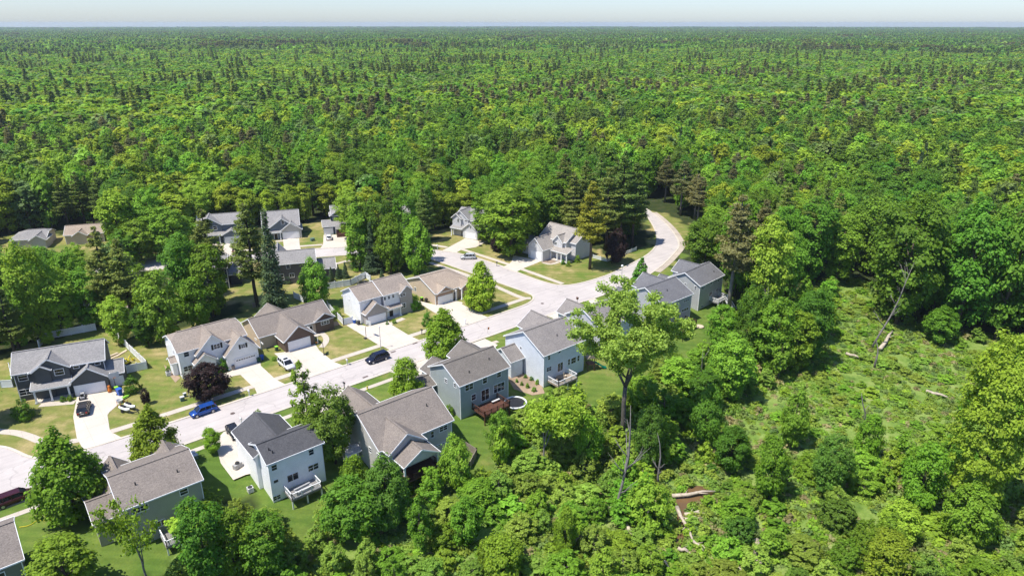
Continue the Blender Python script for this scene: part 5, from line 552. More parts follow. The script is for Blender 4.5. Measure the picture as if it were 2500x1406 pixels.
# the open crowned cottonwood and the half dead tree are limbs first, leaves on their ends
def limb_tree(name,label,T,leafcol,bark,seed,density,qs,dead=0.0,fork=.52,r0=.55):
    k,x,y,z,h,w=T[:6]; rs=random.Random(seed); mb=MB(); tips=[]
    root=thing(name,label,'tree',(x,y,z),0)
    def grow(p,d,L,r,lv):
        n=4; pts=[p]; q=Vector(p); dd=Vector(d)
        for i in range(n):
            dd=(dd+Vector((rs.uniform(-.16,.16),rs.uniform(-.16,.16),rs.uniform(-.02,.12)))).normalized(); q=q+dd*L/n; pts.append(q.copy())
        mb.tube(pts,[r*(1-.42*i/n) for i in range(n+1)],8 if lv<2 else 5,cap=lv>0)
        if lv>=4 or L<.9: tips.append((q,lv)); return
        if lv>=2: tips.append((pts[2],lv)); tips.append((pts[3],lv)); tips.append((q,lv))
        for j in range(3 if lv else 3):
            a=rs.uniform(0,6.28) if lv else j*2.1+.4; sp=rs.uniform(.35,.75) if lv else rs.uniform(.22,.4)
            s=dd.cross(Vector((0,0,1)) if abs(dd.z)<.95 else Vector((1,0,0))).normalized(); u=Matrix.Rotation(a,3,dd)@s
            grow(q if j<2 else pts[3],(dd*math.cos(sp)+u*math.sin(sp)).normalized(),L*rs.uniform(.6,.78),r*.56*rs.uniform(.8,1.05),lv+1)
    if fork:
        pts=[Vector((0,0,-.8)),Vector((.25,.1,h*.16)),Vector((-.1,.0,h*.3)),Vector((.15,.1,h*fork*.72))]
        mb.tube(pts,[r0*1.3,r0,r0*.9,r0*.85],10)
        for a,l,rr in ((2.3,.25,.6),(5.4,.26,.66),(.8,.22,.5),(3.9,.2,.45)):
            grow(pts[-1],Vector((math.cos(a)*.32,math.sin(a)*.32,1)).normalized(),h*l,r0*rr,1)
        for a,l,rr in ((1.5,.17,.3),(4.4,.18,.32),(6.0,.16,.28),(3.0,.16,.28)): grow(pts[-1]+Vector((0,0,h*.06)),Vector((math.cos(a),math.sin(a),.75)).normalized(),h*l,r0*rr,2)
    else: grow(Vector((0,0,-.5)),Vector((.05,0,1)),h*.3,r0,0)
    mb.build('trunk',M[bark],root,True)
    tip=[t for t,l in tips if rs.random()>=dead]
    sc=1.0; P=[];N=[]
    for t in tip:
        n=int(density*rs.uniform(.4,1.5)); R_=rs.uniform(.7,1.3)
        d=rng.normal(size=(n,3)); d/=np.linalg.norm(d,axis=1,keepdims=True); P.append(np.array(t)+d*R_*rng.uniform(.2,1.1,(n,1))*np.array([1.1,1.1,.75])); N.append(d*.5+rng.normal(size=(n,3))*.5+np.array([0,0,.4]))
    V=quads_mesh(np.concatenate(P),np.concatenate(N),qs*rng.uniform(.6,1.3,sum(len(p) for p in P)))
    o=bpy.data.objects.new('crown',leaf_obj_mesh('crown',V,M['leaf_'+leafcol])); C.objects.link(o); o.parent=root
    return root,V,mb
for T in TREES:
    if T[0]=='cotton':
        rt,V,mb=limb_tree('cottonwood_tree',T[6],T,'cotton','bark_mid',8,165,.2,0,.55,.42); pass
        q=np.percentile(V,[1,99],axis=0); rt.scale=(T[5]*.95/(q[1]-q[0])[:2].mean(),)*2+(T[4]/V.max(0)[2],)
    if T[0]=='young':
        rt,V,mb=limb_tree('broadleaf_tree',T[6],T,'light','bark_grey',23,60,.2,.1,0,.16); rt.scale=(T[5]/(V.max(0)[0]-V.min(0)[0])*1.05,)*2+(T[4]/V.max(0)[2],)
    if T[0]=='sparse':
        rt,V,mb=limb_tree('half_dead_tree',T[6],T,'light','bark_grey',11,40,.2,.62,0,.24); rt.scale=(T[5]/(V.max(0)[0]-V.min(0)[0])*1.1,)*2+(T[4]/V.max(0)[2],)
# ---- fallen logs and dead standing trunks in the marsh
LOGLAB=['pale log lying half in the muddy creek','bleached log along the creek bank','short bleached log at the creek bend','grey log on the bright grass left of the creek','broken stump log under the bare dead tree','thick pale log on the far marsh by the leaning trunk','thin pale log in the middle marsh','thick pale log at the bottom of the marsh','short forked log at the bottom of the marsh','grey log at the foot of the bright marsh tree','pale log on the open marsh meadow','short log beside the muddy creek','lowest short log beside the muddy creek','thin pale pole near the bare dead tree','slender log below the creek','shortest log below the creek']
for (a,b,rad),lab in zip(LOGS,LOGLAB):
    a=Vector(a);b=Vector(b); d=b-a; n=d.cross(Vector((0,0,1))).normalized(); up=Vector((0,0,rad*1.2+.25)); mb=MB()
    mb.tube([a+up,a+d*.35+up+n*.15,a+d*.7+up*1.2-n*.1,b+up],[rad*1.15,rad,rad*.8,rad*.45],8)
    q=a+d*.6+up; mb.tube([q,q+d.normalized()*1.2+n*1.0+Vector((0,0,.5))],[rad*.4,rad*.12],5); mb.tube([a+d*.3+up,a+d*.3+d.normalized()*.8-n*.9+Vector((0,0,.7))],[rad*.35,rad*.1],5)
    tag(mb.build('fallen_log',M['deadwood'],None,True),lab,'log','fallen logs in the marsh')
SNLAB=['tall bare dead tree with forked grey top before the cottonwood','bare grey pole of a dead trunk right of the cottonwood','broken grey snag with a torn top in the thicket','thin twin stemmed dead tree in the thicket','long leaning dead trunk with bare crown over the marsh','short mossy snag at the foot of the leaning trunk','slim leaning dead stem at the thicket edge','slim dead stem right of the other leaning stem','short ivy clad snag in the open marsh']
for (x,y,z,h,off,rad),lab in zip(SNAGS,SNLAB):
    rad*=.62
    rs=random.Random(int(x*7)); mb=MB(); c50,s50=math.sin(R(50)),-math.cos(R(50))
    P=[Vector((x+off*c50*t+.3*math.sin(t*7+x),y+off*s50*t+.3*math.cos(t*6),z-.6+(h+.6)*t)) for t in (0,.2,.4,.6,.8,1)]
    mb.tube(P,[rad*1.3,rad,rad*.82,rad*.62,rad*.42,rad*.1],8)
    nb=9 if h>15 else (3 if h>8 else 1)
    for j in range(nb):
        t=rs.uniform(.35,.92) if j>1 else .28+.12*j; q=P[int(t*5)].lerp(P[min(5,int(t*5)+1)],t*5-int(t*5)); a=rs.uniform(0,6.28); L=h*rs.uniform(.1,.26)
        e=q+Vector((math.cos(a)*L*.55,math.sin(a)*L*.55,L*.75)); m_=q.lerp(e,.5)+Vector((0,0,-.08*L)); rr=rad*(1-t)*.7+.03
        mb.tube([q,m_,e],[rr,rr*.7,.02],5)
        for i in range(3):
            qq=m_.lerp(e,i/3); a2=a+rs.uniform(-1.2,1.2); mb.tube([qq,qq+Vector((math.cos(a2)*L*.25,math.sin(a2)*L*.25,L*.25))],[rr*.4,.012],4)
    tag(mb.build('dead_tree',M['bark_grey'],None,True),lab,'dead tree','dead trunks of the marsh')
# ---- the scattered wood, thicket and marsh growth
c50,s50=math.cos(R(50)),math.sin(R(50))
def in_view(x,y,m=0): 
    f=x*c50+y*s50; r=x*s50-y*c50
    return f>10 and abs(r)<f*(.84+m)+18
class Hash:
    def __init__(s,cell): s.c=cell; s.d={}
    def ok(s,x,y,r):
        n=int(math.ceil((r+8)/s.c)); a,b=int(x//s.c),int(y//s.c)
        for i in range(a-n,a+n+1):
            for j in range(b-n,b+n+1):
                for X,Y,Q in s.d.get((i,j),()):
                    if math.hypot(X-x,Y-y)<(r+Q)*.5: return False
        return True
    def add(s,x,y,r): s.d.setdefault((int(x//s.c),int(y//s.c)),[]).append((x,y,r))
hs=Hash(6.)
for x,y,r in TAKEN: hs.add(x,y,r*1.3)
CL=CLEAR; allt=[]; HXY=[(h[0].location.x,h[0].location.y) for h in HOUSE_AT.values()]
roadpts=[p for e in edges for p in e[::2]]
def near_road(x,y,d): return any(abs(px_-x)<d and abs(py_-y)<d for px_,py_ in roadpts)
rs=random.Random(3)
def nz(x,y,s,o=0): return noise.noise(Vector((x/s,y/s,o)))
gxs=5.2
N1=int(470/gxs)
for i in range(-N1,N1):
    for j in range(-N1,N1):
        x=i*gxs+rs.uniform(-2.3,2.3); y=j*gxs+rs.uniform(-2.3,2.3); d=math.hypot(x,y)
        if d<55 or d>450 or not in_view(x,y,.06): continue
        if inpoly(x,y,CL) or inpoly(x,y,CLEAR_FAR) or any(math.hypot(x-a,y-b)<9.5 for a,b in HXY): continue
        wet=inpoly(x,y,WET)
        if wet or d<165: continue
        if near_road(x,y,7): continue
        low=inpoly(x,y,LOWZONE)
        if low and pix(x,y,0)[0]>330: continue
        w=rs.uniform(7.5,13); h=rs.uniform(16,21)+3.5*nz(x,y,70,2)
        if low: h=rs.uniform(8.5,13); w=rs.uniform(5,8)
        if not hs.ok(x,y,w*.56): continue
        hs.add(x,y,w*.56)
        u=nz(x,y,42,5); v=nz(x,y,90,9); k='broad'; vi=None
        t=rs.random()
        br=any(math.hypot(x-a,y-b)<r for a,b,r in BROWN); dk=any(math.hypot(x-a,y-b)<r*1.1 for a,b,r in DARKPATCH)
        if br and t<.3: k='rpine'; w*=.75
        elif dk and t<.5: k='pine'; h*=1.2; w*=.8
        elif u>.36 and t<.4 or t<.03: k='pine'; h*=1.22; w*=.85
        elif t<.035: k='rpine'; w*=.8
        elif t<.06: k='spruce'; w*=.6
        elif v>.12 and t<.6: k='ylw' if t<.24 else 'broad'; vi=(None if k=='ylw' else 2)
        elif t>.9: k='ylw'
        elif u<-.12 and t<.8: vi=rs.choice((1,4,1))
        else: vi=rs.choice((0,1,2,3,4,0,3))
        if k=='broad' and t>.83: k='fine'; w*=.9; h*=1.05
        allt.append((k,x,y,hgt(x,y),h,w,vi,'low' if low else 'wood'))
# thicket and marsh bushes
hb=Hash(4.)
for x,y,r in TAKEN: hb.add(x,y,r*.8)
for i in range(-20,120):
    for j in range(-30,60):
        x=i*2.3+rs.uniform(-1.1,1.1); y=j*2.3+rs.uniform(-1.1,1.1)
        if not in_view(x,y,.05) or not inpoly(x,y,WET) or inpoly(x,y,CL) or inpoly(x,y,[(a,b) for a,b,c in STREAM]): continue
        mead=inpoly(x,y,MEADOW); d=math.hypot(x,y); g=nz(x,y,14,4)
        k='bush'; vi=None
        if mead:
            if rs.random()<.76+g*.4: continue
            h=rs.uniform(.8,2.0); w=rs.uniform(1.8,3.6); k='bush'; vi=rs.choice((0,0,3,2,1))
        else:
            rr_=x*s50-y*c50
            if g<-.42 and rs.random()<.75 or rr_>38 and rs.random()<.4: continue
            h=rs.uniform(2.6,5.6)+1.6*g; w=rs.uniform(3.2,6.0)
            if rs.random()<.12: k='round'; h*=1.7; w*=1.1
            elif rs.random()<.07: k='open'; h*=1.9
            vi=rs.choice((0,3,0,3,1,2)) if (x*s50-y*c50)<30 else rs.choice((0,1,2,2,4,3))
            if k!='bush': vi=None
        if any(math.hypot(x-a,y-b)<4.5 for a,b,c in STREAM): h=min(h,1.6); w=min(w,2.2); k='bush'
        if not hb.ok(x,y,w*.72): continue
        hb.add(x,y,w*.72); allt.append((k,x,y,hgt(x,y),h,w,vi,'meadow' if mead else 'thicket'))
def size_shown(t):
    k,x,y,z,h,w=t[:6]; px_,py_=pix(x,y,z+h*.8)
    if not(-60<px_<2560 and -40<py_<1500): return 0
    return h*w/((x*x+y*y+3600))
def zone_label(t):
    px_,py_=pix(t[1],t[2],t[3]+t[4]*.5); k=t[0]; z=t[7]
    tone={'ylw':'yellow green broadleaf tree','fine':'fine leaved dark green tree','pine':'dark feathery pine','rpine':'brownish thin crowned pine','spruce':'pointed dark spruce','round':'small rounded tree','open':'thin open crowned tree','bush':'rounded leafy bush'}.get(k) or ('deep green broadleaf tree' if t[6] in(1,4) else 'light green broadleaf tree' if t[6]==2 else 'mid green broadleaf tree')
    if z in('meadow','thicket'):
        r=t[1]*s50-t[2]*c50; f=t[1]*c50+t[2]*s50
        if z=='meadow': return tone.replace('rounded leafy','low sprawling')+(' on the open marsh meadow near the creek' if r<70 else ' on the open marsh meadow towards the wood')
        if f<95: return tone+(' in the willow thicket below the white and taupe houses' if r<25 else ' in the lower marsh thicket around the creek' if r<62 else ' in the lower marsh thicket under the bright tall tree')
        return tone+(' in the thicket behind the pale blue house' if r<45 else ' in the thicket between the end houses and marsh')
    if z=='low': return tone+' in the wood between the dark grey house and the back street'
    for lim,s in ((420,'behind the tan roofed low houses'),(900,'behind the blue grey gabled houses'),(1260,'behind the stepped gable grey house'),(1600,'behind the grey porch house'),(2000,'beyond the gravel bend'),(9999,'beyond the open marsh')):
        if px_<lim: return tone+(' in the near wood ' if math.hypot(t[1],t[2])<290 else ' in the deep wood ')+s
used={}
NAMEOF=lambda t:SPEC[t[0]]['name']
for T in TREES: n=SPEC[T[0]]['name'] if T[0] in SPEC else 'broadleaf_tree'; used[n]=used.get(n,0)+1
LIM={'broadleaf_tree':295,'pine_tree':190,'spruce_tree':60,'bush':295}
allt.sort(key=size_shown,reverse=True); rest=[]
for t in allt:
    n=NAMEOF(t); s=size_shown(t)
    if s>0 and used.get(n,0)<LIM.get(n,100) and (s>1.2e-3 or n!='bush'):
        used[n]=used.get(n,0)+1; lab=zone_label(t); place(t[0],t[1],t[2],t[3],t[4],t[5],lab,lab.split(' in the ')[-1].split(' on the ')[-1]+' growth',t[6] if t[6] is not None and t[6]<len(SPEC[t[0]]['var']) else None)
    else: rest.append(t)
print('individual',used,'rest',len(rest))
# ---- everything too many to count: one object each, instanced on points
def instancer(name,label,protos,pts,kindsx):
    """pts: x,y,z,scale xy,scale z,turn,which"""
    col=bpy.data.collections.new(name+'_models')
    for i,me in enumerate(protos):
        o=bpy.data.objects.new('%s_model.%03d'%(name,i),me); col.objects.link(o)
    me=bpy.data.meshes.new(name); a=np.array(pts,np.float32); me.vertices.add(len(a)); me.vertices.foreach_set('co',a[:,:3].ravel())
    for nm,ty,val in (('sxy','FLOAT',a[:,3]),('sz','FLOAT',a[:,4]),('turn','FLOAT',a[:,5]),('which','INT',a[:,6].astype(np.int32))):
        at=me.attributes.new(nm,ty,'POINT'); at.data.foreach_set('value',np.ascontiguousarray(val))
    o=bpy.data.objects.new(name,me); C.objects.link(o); tag(o,label,None,None,'stuff')
    g=bpy.data.node_groups.new(name,'GeometryNodeTree'); g.interface.new_socket('Geometry',in_out='INPUT',socket_type='NodeSocketGeometry'); g.interface.new_socket('Geometry',in_out='OUTPUT',socket_type='NodeSocketGeometry')
    n=g.nodes; L=g.links.new; gi=n.new('NodeGroupInput'); go=n.new('NodeGroupOutput'); ip=n.new('GeometryNodeInstanceOnPoints'); ci=n.new('GeometryNodeCollectionInfo')
    ci.inputs['Collection'].default_value=col; ci.inputs['Separate Children'].default_value=True; ci.inputs['Reset Children'].default_value=True
    def na(nm,ty='FLOAT'):
        x=n.new('GeometryNodeInputNamedAttribute'); x.data_type=ty; x.inputs['Name'].default_value=nm; return x.outputs['Attribute']
    s=n.new('ShaderNodeCombineXYZ'); sx=na('sxy'); L(sx,s.inputs[0]); L(sx,s.inputs[1]); L(na('sz'),s.inputs[2])
    r=n.new('ShaderNodeCombineXYZ'); L(na('turn'),r.inputs[2])
    ip.inputs['Pick Instance'].default_value=True
    L(gi.outputs[0],ip.inputs['Points']); L(ci.outputs[0],ip.inputs['Instance']); L(na('which','INT'),ip.inputs['Instance Index']); L(s.outputs[0],ip.inputs['Scale']); L(r.outputs[0],ip.inputs['Rotation']); L(ip.outputs[0],go.inputs[0])
    md=o.modifiers.new('spread','NODES'); md.node_group=g; return o
# whole tree models of falling detail
def tree_model(nm,V,col,h,r): return leaf_obj_mesh(nm,V,M['leaf_'+col],trunk(h,r,0,1,.8),M['bark'])
MOD=[];IDX={}
def addm(key,me): IDX.setdefault(key,[]).append(len(MOD)); MOD.append(me)
for i,c in enumerate(('mid','dark','light','mid','dark','grey')): addm(('broad',i%5),tree_model('m',crown('broad',20,11,60,1.7,2600,.56,seed=i),c,20,.3))
for i in range(2): addm(('ylw',None),tree_model('m',crown('broad',17,9,50,1.5,2400,.5,seed=i+3),'ylw',17,.3))
addm(('fine',None),tree_model('m',crown('round',14,10,60,1.4,2600,.48,seed=4),'fine',14,.3))
for i in range(2): addm(('pine',None),tree_model('m',pine_crown(26,10,2400,.6,.3),'pine',26,.3))
addm(('rpine',None),tree_model('m',pine_crown(23,8,1600,.55,.4,.4),'rpine',23,.3)); addm(('spruce',None),tree_model('m',pine_crown(15,6,1600,.45,.06,.8,7,True),'spruce',15,.2))
addm(('round',None),tree_model('m',crown('round',12,9,40,1.4,1600,.5,seed=8),'mid',12,.2)); addm(('open',None),tree_model('m',crown('open',15,7,30,1.1,1200,.4,seed=8),'light',15,.2))
for i,c in enumerate(('willow','light','mid','willow','fine')): addm(('bush',i),leaf_obj_mesh('m',crown('shrub',4.5,4.6,34,.7,900,.3,seed=i),M['leaf_'+c]))
# far models: rougher crowns
for i,c in enumerate(('mid','dark','light','mid','dark','ylw','grey')): addm(('far',i),leaf_obj_mesh('m',crown('broad',20,11,34,2.0,520,1.15,seed=i+2),M['leaf_'+c]))
for i in range(2): addm(('farpine',0),leaf_obj_mesh('m',pine_crown(26,10,420,1.2,.25),M['leaf_pine']))
addm(('farpine',1),leaf_obj_mesh('m',pine_crown(23,8,360,1.1,.35,.5),M['leaf_rpine']))
def tile(seed,pine):
    Vs=[]
    r_=np.random.default_rng(seed)
    for i in range(56):
        V=(pine_crown(24,9,60,2.6,.3) if r_.random()<pine else crown('broad',19,11.5,9,2.8,70,2.6,seed=i))
        V=V*np.array([1,1,r_.uniform(.8,1.15)])+np.array([r_.uniform(-26,26),r_.uniform(-26,26),0]); Vs.append(V)
    return np.concatenate(Vs)
for i,c in enumerate(('mid','dark','mid','light','grey')): addm(('tile',0),leaf_obj_mesh('m',tile(i,.1),M['leaf_'+c]))
for i,c in enumerate(('pine','rpine')): addm(('tile',1),leaf_obj_mesh('m',tile(i+9,.6),M['leaf_'+c]))
REFS={k:(v['h'],v['w']) for k,v in SPEC.items()}
pts=[]
for k,x,y,z,h,w,vi,zn in rest:
    key=(k,(vi if vi is not None else rs.randrange(5)) if k in('broad','bush') else None); H0,W0=REFS[k]
    pts.append((x,y,z,w/W0,h/H0,rs.uniform(0,6.28),rs.choice(IDX[key])))
near=len(pts)
g=6.1; d0,d1=448,1500
n=int(d1/g)
rg=np.random.default_rng(5)
I,J=np.meshgrid(np.arange(-n,n),np.arange(-n,n)); X=(I*g+rg.uniform(-2.9,2.9,I.shape)).ravel(); Y=(J*g+rg.uniform(-2.9,2.9,J.shape)).ravel()
D=np.hypot(X,Y); F=X*c50+Y*s50; Rr=X*s50-Y*c50; k=(D>d0)&(D<d1)&(F>0)&(np.abs(Rr)<F*.9); X,Y,D=X[k],Y[k],D[k]
for x,y,d in zip(X,Y,D):
    u=nz(x,y,70,5); v=nz(x,y,160,9); t=rs.random()
    br=any(math.hypot(x-a,y-b)<r for a,b,r in BROWN); dk=any(math.hypot(x-a,y-b)<r*1.1 for a,b,r in DARKPATCH)
    s=rs.uniform(.8,1.3); sz=rs.uniform(.82,1.05)+.16*nz(x,y,120,2)
    if (br and t<.2): key=('farpine',1)
    elif (dk and t<.2) or (u>.46 and t<.22) or t<.012: key=('farpine',0); sz*=1.05
    elif v>.2 and t<.5: key=('far',rs.choice((2,5,2)))
    elif u<-.1 and t<.85: key=('far',rs.choice((1,4,6,1)))
    else: key=('far',rs.choice((0,1,2,3,4,0,3,5,6)))
    pts.append((x,y,hgt(x,y),s,sz,rs.uniform(0,6.28),rs.choice(IDX[key])))
mid_=len(pts)
g=46.; d0,d1=1490,8900; n=int(d1/g); I,J=np.meshgrid(np.arange(-n,n),np.arange(-n,n)); X=(I*g+rg.uniform(-6,6,I.shape)).ravel(); Y=(J*g+rg.uniform(-6,6,J.shape)).ravel()
D=np.hypot(X,Y); F=X*c50+Y*s50; Rr=X*s50-Y*c50; k=(D>d0)&(D<d1)&(F>0)&(np.abs(Rr)<F*.9); X,Y,D=X[k],Y[k],D[k]
for x,y,d in zip(X,Y,D):
    u=nz(x,y,330,5); dk=any(math.hypot(x-a,y-b)<r*1.5 for a,b,r in DARKPATCH)
    key=('tile',1) if (u>.5 or dk) and rs.random()<.35 or rs.random()<.02 else ('tile',0)
    pts.append((x,y,hgt(x,y),1,rs.uniform(.85,1.15)+.15*nz(x,y,500,3),rs.choice((0,1.571,3.142,4.712))+rs.uniform(-.3,.3),rs.choice(IDX[key])))
print('stuff points',near,mid_,len(pts))
instancer('forest','unbroken green forest reaching to the horizon',MOD,pts,None)
# ground cover of the marsh: low leafy clumps
cover=[leaf_obj_mesh('m',crown('shrub',.8,1.9,14,.34,170,.17,up=.8,seed=i),M['leaf_'+c]) for i,c in enumerate(('willow','grey','willow','light','dry'))]
cp=[]
for i in range(0,190):
    for j in range(-40,120):
        x=i*1.25+rs.uniform(-.6,.6); y=j*1.25+rs.uniform(-.6,.6)
        if y>103 or not in_view(x,y,.03) or not inpoly(x,y,WET) or inpoly(x,y,CL): continue
        if inpoly(x,y,[(a,b) for a,b,c in STREAM]): continue
        if nz(x,y,9,8)<-.3: continue
        if inpoly(x,y,MEADOW) and rs.random()<.12-nz(x,y,6,3)*.7: continue
        s=rs.uniform(.5,1.2)*(.8 if inpoly(x,y,MEADOW) else 1); cp.append((x,y,hgt(x,y)-.08,s,s*rs.uniform(.5,1.3)*(1+.6*nz(x,y,8,1)),rs.uniform(0,6.28),rs.choice((0,1,2,3,0,1,2,4))))
print('cover',len(cp)); instancer('undergrowth','low leafy undergrowth covering the marsh ground',cover,cp,None)
# ---------------------------------------------------------------- vehicles
def paint(name,c,rough=.25,metal=.25): plain('paint_'+name,c,rough,.03,1,.6,metal)
for n_,c_ in dict(blue=(.015,.07,.3),navy=(.012,.016,.04),white=(.8,.8,.8),black=(.018,.018,.02),brown=(.05,.042,.037),maroon=(.055,.009,.013),silver=(.5,.52,.53),red=(.1,.015,.015)).items(): paint(n_,c_)
plain('headlamp',(.7,.72,.75),.15,.02); plain('taillamp',(.35,.01,.01),.25,.05); plain('alloy',(.45,.46,.48),.3,.1,3,.5,.7); glass('car_glass',(.01,.012,.015))
def car(name,label,cat,p,yaw,col,L=4.6,W=1.86,Hh=1.7,kind='suv',sunroof=False):
    root=thing(name,label,cat,(p[0],p[1],p[2]+.02),yaw,'cars parked along the streets and drives'); h=W/2; PM=M['paint_'+col]
    belt=Hh*.6; fz=.24
    hood=.29 if kind!='van' else .24
    # body sections from tail to nose: x, half width, sill, shoulder
    secs=[(-L/2,h*.82,.5,belt*.86),(-L/2+.1,h*.93,.34,belt*.97),(-L*.36,h,.26,belt),(-L*.1,h,.24,belt),(L*.14,h,.24,belt*.985),(L/2-L*hood+.35,h*.99,.25,belt*.95),(L*.38,h*.95,.27,belt*.86),(L/2-.12,h*.86,.34,belt*.76),(L/2,h*.7,.44,belt*.6)]
    b=MB(); n=len(secs); vs=[]
    for x,w,z0,z1 in secs: vs+=[(x,-w*.9,z0),(x,-w,z0+.22),(x,-w,z1-.12),(x,-w*.92,z1),(x,w*.92,z1),(x,w,z1-.12),(x,w,z0+.22),(x,w*.9,z0)]
    fs=[(i*8+k,i*8+(k+1)%8,(i+1)*8+(k+1)%8,(i+1)*8+k) for i in range(n-1) for k in range(8)]+[tuple(range(8))[::-1],tuple((n-1)*8+k for k in range(8))]
    b.add(vs,fs); body=b.build('body',PM,root,True)
    # cabin: x at shoulder and at roof for rear window, windscreen
    xr0,xr1=(-L/2+.12,-L/2+.5) if kind!='sedan' else (-L*.36,-L*.2)
    xw0,xw1=L/2-L*hood+.42-.1,L/2-L*hood-.42
    wr=h*.76; ws=h*.9; zb=belt-.02; zr=Hh
    c=MB(); c.add([(xr1,-wr,zr-.03),(xw1,-wr,zr-.05),(xw1,wr,zr-.05),(xr1,wr,zr-.03),(xr1+.3,-wr*.8,zr+.02),(xw1-.2,-wr*.8,zr),(xw1-.2,wr*.8,zr),(xr1+.3,wr*.8,zr+.02),
       (xr1,-wr,zr-.11),(xw1,-wr,zr-.13),(xw1,wr,zr-.13),(xr1,wr,zr-.11)],[(4,5,6,7),(0,1,5,4),(1,2,6,5),(2,3,7,6),(3,0,4,7),(0,8,9,1),(1,9,10,2),(2,10,11,3),(3,11,8,0)])
    for s in (-1,1):
        for a,bb in (((xr0,s*ws,zb),(xr1,s*wr,zr-.08)),((xw0,s*ws,zb),(xw1,s*wr,zr-.09)),((-L*.05,s*ws,zb),(-L*.06,s*wr,zr-.08)),((-L*.27,s*ws,zb),(-L*.26,s*wr,zr-.08))): c.beam(a,bb,.11,.1)
    c.build('roof',PM,root)
    g=.02
    def pane(nm,q): MB().add(q+[(x,y,z-.02) for x,y,z in q],[(0,1,2,3),(7,6,5,4),(0,4,5,1),(1,5,6,2),(2,6,7,3),(3,7,4,0)]).build(nm,M['car_glass'],root)
    pane('windscreen',[(xw0,-ws,zb),(xw0,ws,zb),(xw1,wr,zr-.1),(xw1,-wr,zr-.1)]); pane('rear_window',[(xr0,-ws,zb),(xr0,ws,zb),(xr1,wr,zr-.1),(xr1,-wr,zr-.1)])
    for s in (-1,1): pane('side_window',[(xr0,s*ws,zb),(xw0,s*ws,zb),(xw1,s*wr,zr-.1),(xr1,s*wr,zr-.1)])
    if sunroof: MB().box(xw1-1.1,xw1-.35,-wr*.6,wr*.6,zr+.0,zr+.03).build('sunroof',M['car_glass'],root)
    for x in (-L*.29,L*.31):
        for s in (-1,1):
            y=s*(h-.1); t=MB(); t.tube([(x,y-.12,.36),(x,y+.12,.36)],.36,18); t.tube([(x,y-.12*s,.36),(x,y+.1*s,.36)],.4,18) if False else None
            ty=t.build('wheel',M['rubber'],root,False); MB().tube([(x,y+s*.1,.36),(x,y+s*.135,.36)],.23,14).build('rim',M['alloy'],ty)
    for s in (-1,1):
        MB().box(L/2-.3,L/2-.1,s*h*.62-.16,s*h*.62+.16,belt*.62,belt*.74).build('headlight',M['headlamp'],root)
        MB().box(-L/2-.01,-L/2+.12,s*h*.7-.13,s*h*.7+.13,belt*.68,belt*.9).build('taillight',M['taillamp'],root)
        MB().box(xw0-.35,xw0-.2,s*(h+.02)-.02,s*(h+.02)+.16*s if s>0 else s*(h+.02)+.02,zb-.02,zb+.15).build('mirror',PM,root) if s>0 else MB().box(xw0-.35,xw0-.2,-h-.18,-h-.0,zb-.02,zb+.15).build('mirror',PM,root)
    MB().box(-L/2-.015,-L/2+.05,-.28,.28,.62,.74).build('number_plate',M['trim_grey'],root)
    return root
E_=math.pi
car('parked_car','blue sport utility car at the kerb beside the dry verge','car',PT['blue'],E_+.02,'blue',4.7,1.88,1.66)
car('parked_car','dark navy sport utility at the kerb by the slim light pole','car',PT['dark'],E_+.02,'navy',5.1,2.0,1.8)
car('parked_car','white sport utility with dark sunroof on the tan ranch drive','car',PT['white'],-E_/2+.03,'white',4.9,1.95,1.78,sunroof=True)
car('parked_car','dark brown sport utility on the drive of the dark grey house','car',PT['brown'],E_/2-.28,'brown',4.8,1.9,1.75,sunroof=True)
car('parked_car','maroon minivan parked beside the big oval maple','car',PT['maroon'],.05,'maroon',5.1,1.98,1.74,'van')
car('parked_car','silver sport utility on the curve beyond the round corner maple','car',PT['silver'],E_-.62,'silver',4.7,1.88,1.7)
car('parked_car','small white car before the three bay garage','car',PT['whiteJ'],E_/2-.42,'white',4.4,1.8,1.55)
car('parked_car','black car half hidden behind the charcoal roofed garage','car',PT['black'],-E_/2,'black',4.6,1.85,1.5)
car('parked_car','dark red car on the drive behind the tall yard pine','car',PT['redF'],E_/2-.4,'red',4.5,1.85,1.5)
# ---------------------------------------------------------------- street and garden furniture
def at(p,dz=0): return (p[0],p[1],p[2]+dz)
def bin_(p,col,lid,label,rz=0,sc=1):
    r=thing('wheeled_bin',label,'bin',at(p),rz,'household bins'); r.scale=(sc,)*3
    b=MB(); b.add([(-.24,-.26,.05),(.24,-.26,.05),(.24,.26,.05),(-.24,.26,.05),(-.31,-.36,1.0),(.31,-.36,1.0),(.31,.36,1.0),(-.31,.36,1.0)],[(3,2,1,0),(4,5,6,7),(0,1,5,4),(1,2,6,5),(2,3,7,6),(3,0,4,7)]); b.build('bin_body',M[col],r)
    MB().box(-.34,.34,-.4,.38,1.004,1.07).box(-.3,.3,.385,.45,.98,1.03).build('lid',M[lid],r)
    for s in (-1,1): MB().tube([(s*.27,.3,.12),(s*.33,.3,.12)],.12,10).build('wheel',M['rubber'],r)
bin_(PT['bin1'],'plastic_green','plastic_lime','dark green bin with lime lid beside the grey house single garage'); bin_(PT['bin2'],'plastic_blue','plastic_blue','blue bin next to the clutter on the grey house drive',.3,1.3)
bin_(PT['bin3'],'plastic_green','plastic_green','dark green bin beside the garage with small door windows',.2); bin_(PT['bin4'],'plastic_blue','plastic_blue','blue bin behind the dark green one by the garage with small door windows')
bin_(PT['bin5'],'plastic_green','plastic_lime','green bin with lime lid beside the tan ranch garage'); bin_(PT['bin6'],'plastic_blue','plastic_white','blue bin with pale lid beside the white house with hoop'); bin_(PT['bin7'],'plastic_black','plastic_black','black bin beside the white house with hoop')
